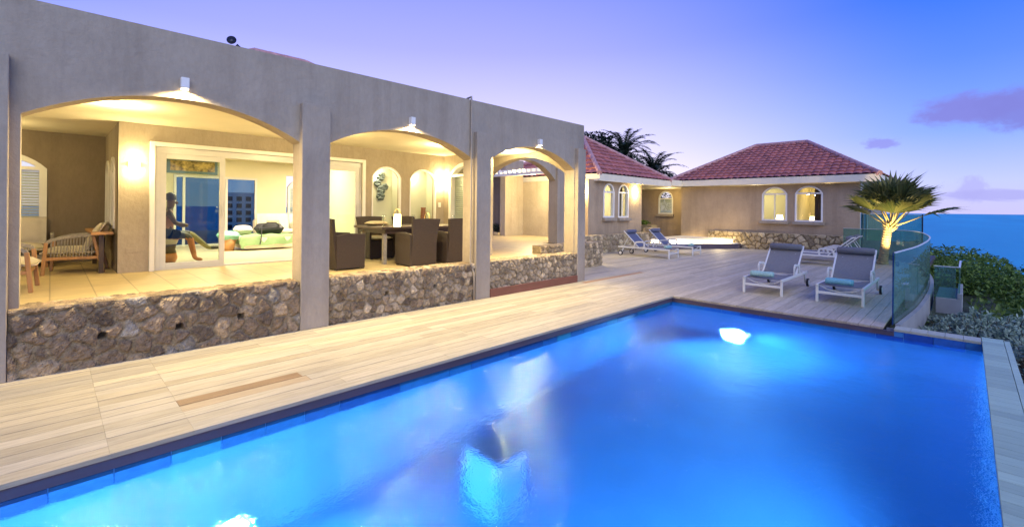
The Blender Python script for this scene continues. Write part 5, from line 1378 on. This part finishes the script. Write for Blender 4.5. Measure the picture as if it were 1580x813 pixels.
# trunk and greenery in the recess planter, and courtyard plants
rt = thing('recess_tree', 'slim brown tree trunk standing in the stone planter by the wing', 'tree', (-12.0, 21.3, .85)); MB().tube([(-12.0, 21.3, .8), (-11.98, 21.3, 1.8), (-12.05, 21.32, 2.68)], [.17, .14, .15], 10).build('trunk', M['barkdark'], rt, smooth=True)
lf = MB(); leaf_quads(lf, (-11.8, 21.25, .95), (.5, .25, .14), 260, .06, random.Random(2), .8); lf.build('foliage', M['leaf'], rt)
def small_plant(x, y, z, seed, lab, h=.4):
    t = thing('bedding_plant', lab, 'plant', (x, y, z), group='small plants in the flower bed'); lf = MB(); leaf_quads(lf, (0, 0, h * .55), (.22, .2, h * .45), 150, .055, random.Random(seed), .4); lf.build('foliage', M['leafdark'], t, local=True); MB().tube([(0, 0, 0), (.02, 0, h * .6)], .012, 5).build('stem', M['barkdark'], t, local=True)
small_plant(-14.9, 13.05, .6, 1, 'leafy plant in the middle of the courtyard flower bed', .5); small_plant(-14.5, 13.05, .6, 2, 'leafy plant right of centre in courtyard flower bed', .45); small_plant(-13.9, 13.05, .6, 3, 'leafy plant at right end of courtyard flower bed', .4)

# hotel set beyond the far glass door in place of its reflection there
ht = thing('hotel_reflection_block', 'distant grey hotel block with grid of dark windows standing in for a reflection in the glass doors', 'building', (-74, 27, 0))
FH = Frame((-78, 18, -6), Vector((.28, .96, 0)), Vector((.96, -.28, 0)))
hb = MB(); hb.prism([(0, -4), (7.6, -4), (7.6, 9.6), (0, 9.6)], lambda u, z: FH(u, -8, z), lambda u, z: FH(u, 0, z)); hb.build('block', M['hotel'], ht)
for i in range(6):
    for j in range(8):
        w = MB(); w.prism([(.45 + i * 1.2, 1.0 + j * 1.05), (1.15 + i * 1.2, 1.0 + j * 1.05), (1.15 + i * 1.2, 1.65 + j * 1.05), (.45 + i * 1.2, 1.65 + j * 1.05)], lambda u, z: FH(u, .005, z), lambda u, z: FH(u, .05, z)); w.build('window', M['hotelwin'], ht)

# ================================================================== CAMERA
f_px, cxp, cyp, th, yaw = 707.0, 790.0, 322.1, R(0.57), R(44.8)
Fw = Vector((-math.sin(yaw), math.cos(yaw), 0)); Rt = Vector((math.cos(yaw), math.sin(yaw), 0)); Up = Vector((0, 0, 1))
Xc = Rt * math.cos(th) + Up * math.sin(th); Yc = -Rt * math.sin(th) + Up * math.cos(th); Zc = -Fw
mw = Matrix(((Xc.x, Yc.x, Zc.x, 0), (Xc.y, Yc.y, Zc.y, 0), (Xc.z, Yc.z, Zc.z, 1.6), (0, 0, 0, 1)))
cam = D.cameras.new('camera'); co = D.objects.new('camera', cam); COL.objects.link(co); co.matrix_world = mw
cam.lens = 36 * f_px / 1580; cam.sensor_width = 36; cam.shift_y = -(406.5 - cyp) / 1580; cam.clip_start = .05; cam.clip_end = 60000
scene.camera = co

# ================================================================== WORLD AND DUSK LIGHT
wd = D.worlds.new('World'); scene.world = wd; wd.use_nodes = True
nt = wd.node_tree; bgn = nt.nodes['Background']
geo = N(nt, 'ShaderNodeTexCoord'); sep = N(nt, 'ShaderNodeSeparateXYZ'); nt.links.new(geo.outputs['Generated'], sep.inputs[0])
def math_(op, a, b=None, clamp=False):
    n = N(nt, 'ShaderNodeMath', operation=op); n.use_clamp = clamp
    for i, q in enumerate((a, b)):
        if q is None: continue
        if isinstance(q, (int, float)): n.inputs[i].default_value = q
        else: nt.links.new(q, n.inputs[i])
    return n.outputs[0]
def dotv(v):
    n = N(nt, 'ShaderNodeVectorMath', operation='DOT_PRODUCT'); nt.links.new(geo.outputs['Generated'], n.inputs[0]); n.inputs[1].default_value = v; return n.outputs['Value']
z = sep.outputs['Z']
GL = Vector((-.84, .54, 0)).normalized()          # where the afterglow stands
glow_stops = [(0.0, (.92, .78, .86)), (.07, (.86, .77, .97)), (.19, (.55, .55, 1.0)), (.32, (.34, .36, .99)), (.6, (.10, .17, .8)), (1, (.05, .1, .6))]
away_stops = [(0.0, (.50, .48, .80)), (.05, (.44, .50, .87)), (.13, (.20, .34, .93)), (.24, (.09, .22, .92)), (.34, (.03, .15, .88)), (.6, (.02, .1, .7)), (1, (.03, .09, .6))]
rg = ramp(nt, math_('MAXIMUM', z, 0.0), glow_stops); ra = ramp(nt, math_('MAXIMUM', z, 0.0), away_stops)
az = dotv(GL); mr = N(nt, 'ShaderNodeMapRange'); mr.interpolation_type = 'SMOOTHSTEP'; nt.links.new(az, mr.inputs['Value']); mr.inputs['From Min'].default_value = .52; mr.inputs['From Max'].default_value = .98
mix = N(nt, 'ShaderNodeMix', data_type='RGBA'); nt.links.new(mr.outputs[0], mix.inputs[0]); nt.links.new(ra.outputs['Color'], mix.inputs[6]); nt.links.new(rg.outputs['Color'], mix.inputs[7])
cur = mix.outputs[2]
# clouds standing at fixed places in the sky
def cloud(cur, d, su, sv, col, seed, scale=5, lo=.45, hi=.7, amount=1.0):
    d = Vector(d).normalized(); u = d.cross(Vector((0, 0, 1))).normalized(); v = u.cross(d).normalized()
    a = math_('DIVIDE', dotv(u), su); b = math_('DIVIDE', dotv(v), sv)
    r2 = math_('SQRT', math_('ADD', math_('MULTIPLY', a, a), math_('MULTIPLY', b, b)))
    cmb = N(nt, 'ShaderNodeCombineXYZ'); nt.links.new(math_('MULTIPLY', a, 1.2), cmb.inputs[0]); nt.links.new(math_('MULTIPLY', b, .9), cmb.inputs[1]); cmb.inputs[2].default_value = seed
    n = noise(nt, scale, 6, cmb.outputs[0], .6)
    mask = math_('SUBTRACT', math_('ADD', math_('MULTIPLY', n.outputs['Fac'], 1.1), .45), r2)
    s = N(nt, 'ShaderNodeMapRange'); s.interpolation_type = 'SMOOTHSTEP'; nt.links.new(mask, s.inputs['Value']); s.inputs['From Min'].default_value = .0; s.inputs['From Max'].default_value = .55; s.inputs['To Max'].default_value = amount
    front = math_('GREATER_THAN', dotv(d), 0.0)
    m = N(nt, 'ShaderNodeMix', data_type='RGBA'); nt.links.new(math_('MULTIPLY', s.outputs[0], front), m.inputs[0]); nt.links.new(cur, m.inputs[6]); m.inputs[7].default_value = (*col, 1); return m.outputs[2]
def pdir(px, py):
    u = px - cxp; v = py - cyp; a = (u * math.cos(th) + v * math.sin(th)) / f_px; b = -(-u * math.sin(th) + v * math.cos(th)) / f_px
    return (Fw + Rt * a + Up * b).normalized()
cur = cloud(cur, pdir(1500, 168), .085, .03, (.18, .18, .58), 1.3, 2.2, amount=.9)
cur = cloud(cur, pdir(1590, 165), .07, .04, (.17, .18, .58), 4.1, 2.2, amount=.9)
cur = cloud(cur, pdir(1359, 222), .03, .012, (.22, .22, .66), 7.7, 2.2, amount=.75)
cur = cloud(cur, pdir(1500, 292), .022, .024, (.36, .37, .76), 2.2, 2.2, amount=.8)
cur = cloud(cur, pdir(1535, 301), .085, .011, (.34, .35, .74), 9.2, 2.2, amount=.85)
sky = N(nt, 'ShaderNodeTexSky', sky_type='NISHITA'); sky.sun_disc = False; sky.sun_elevation = R(1.0); sky.sun_rotation = R(-48); sky.altitude = 40
addn = N(nt, 'ShaderNodeMix', data_type='RGBA', blend_type='ADD'); addn.inputs[0].default_value = .012
nt.links.new(cur, addn.inputs[6]); nt.links.new(sky.outputs[0], addn.inputs[7])
nt.links.new(addn.outputs[2], bgn.inputs['Color']); bgn.inputs['Strength'].default_value = 1.0
sun = D.lights.new('sun', 'SUN'); sun.energy = 1.5; sun.angle = R(60); sun.color = (.97, .98, .93); so_ = D.objects.new('sun', sun); COL.objects.link(so_); so_.rotation_euler = (Vector((-.75, .35, -.6))).to_track_quat('-Z', 'Y').to_euler()

# ================================================================== RENDER SETTINGS
scene.view_settings.view_transform = 'Standard'; scene.view_settings.look = 'None'; scene.view_settings.exposure = 0.36; scene.view_settings.gamma = 1
cy = scene.cycles; cy.use_denoising = True
try: cy.denoiser = 'OPENIMAGEDENOISE'
except Exception: pass
cy.max_bounces = 8; cy.diffuse_bounces = 3; cy.glossy_bounces = 3; cy.transmission_bounces = 4; cy.transparent_max_bounces = 16; cy.caustics_reflective = False; cy.caustics_refractive = False
cy.sample_clamp_indirect = 4.0; cy.use_adaptive_sampling = True; cy.adaptive_threshold = .02
for o in D.objects:
    if '_loc' in o: del o['_loc']
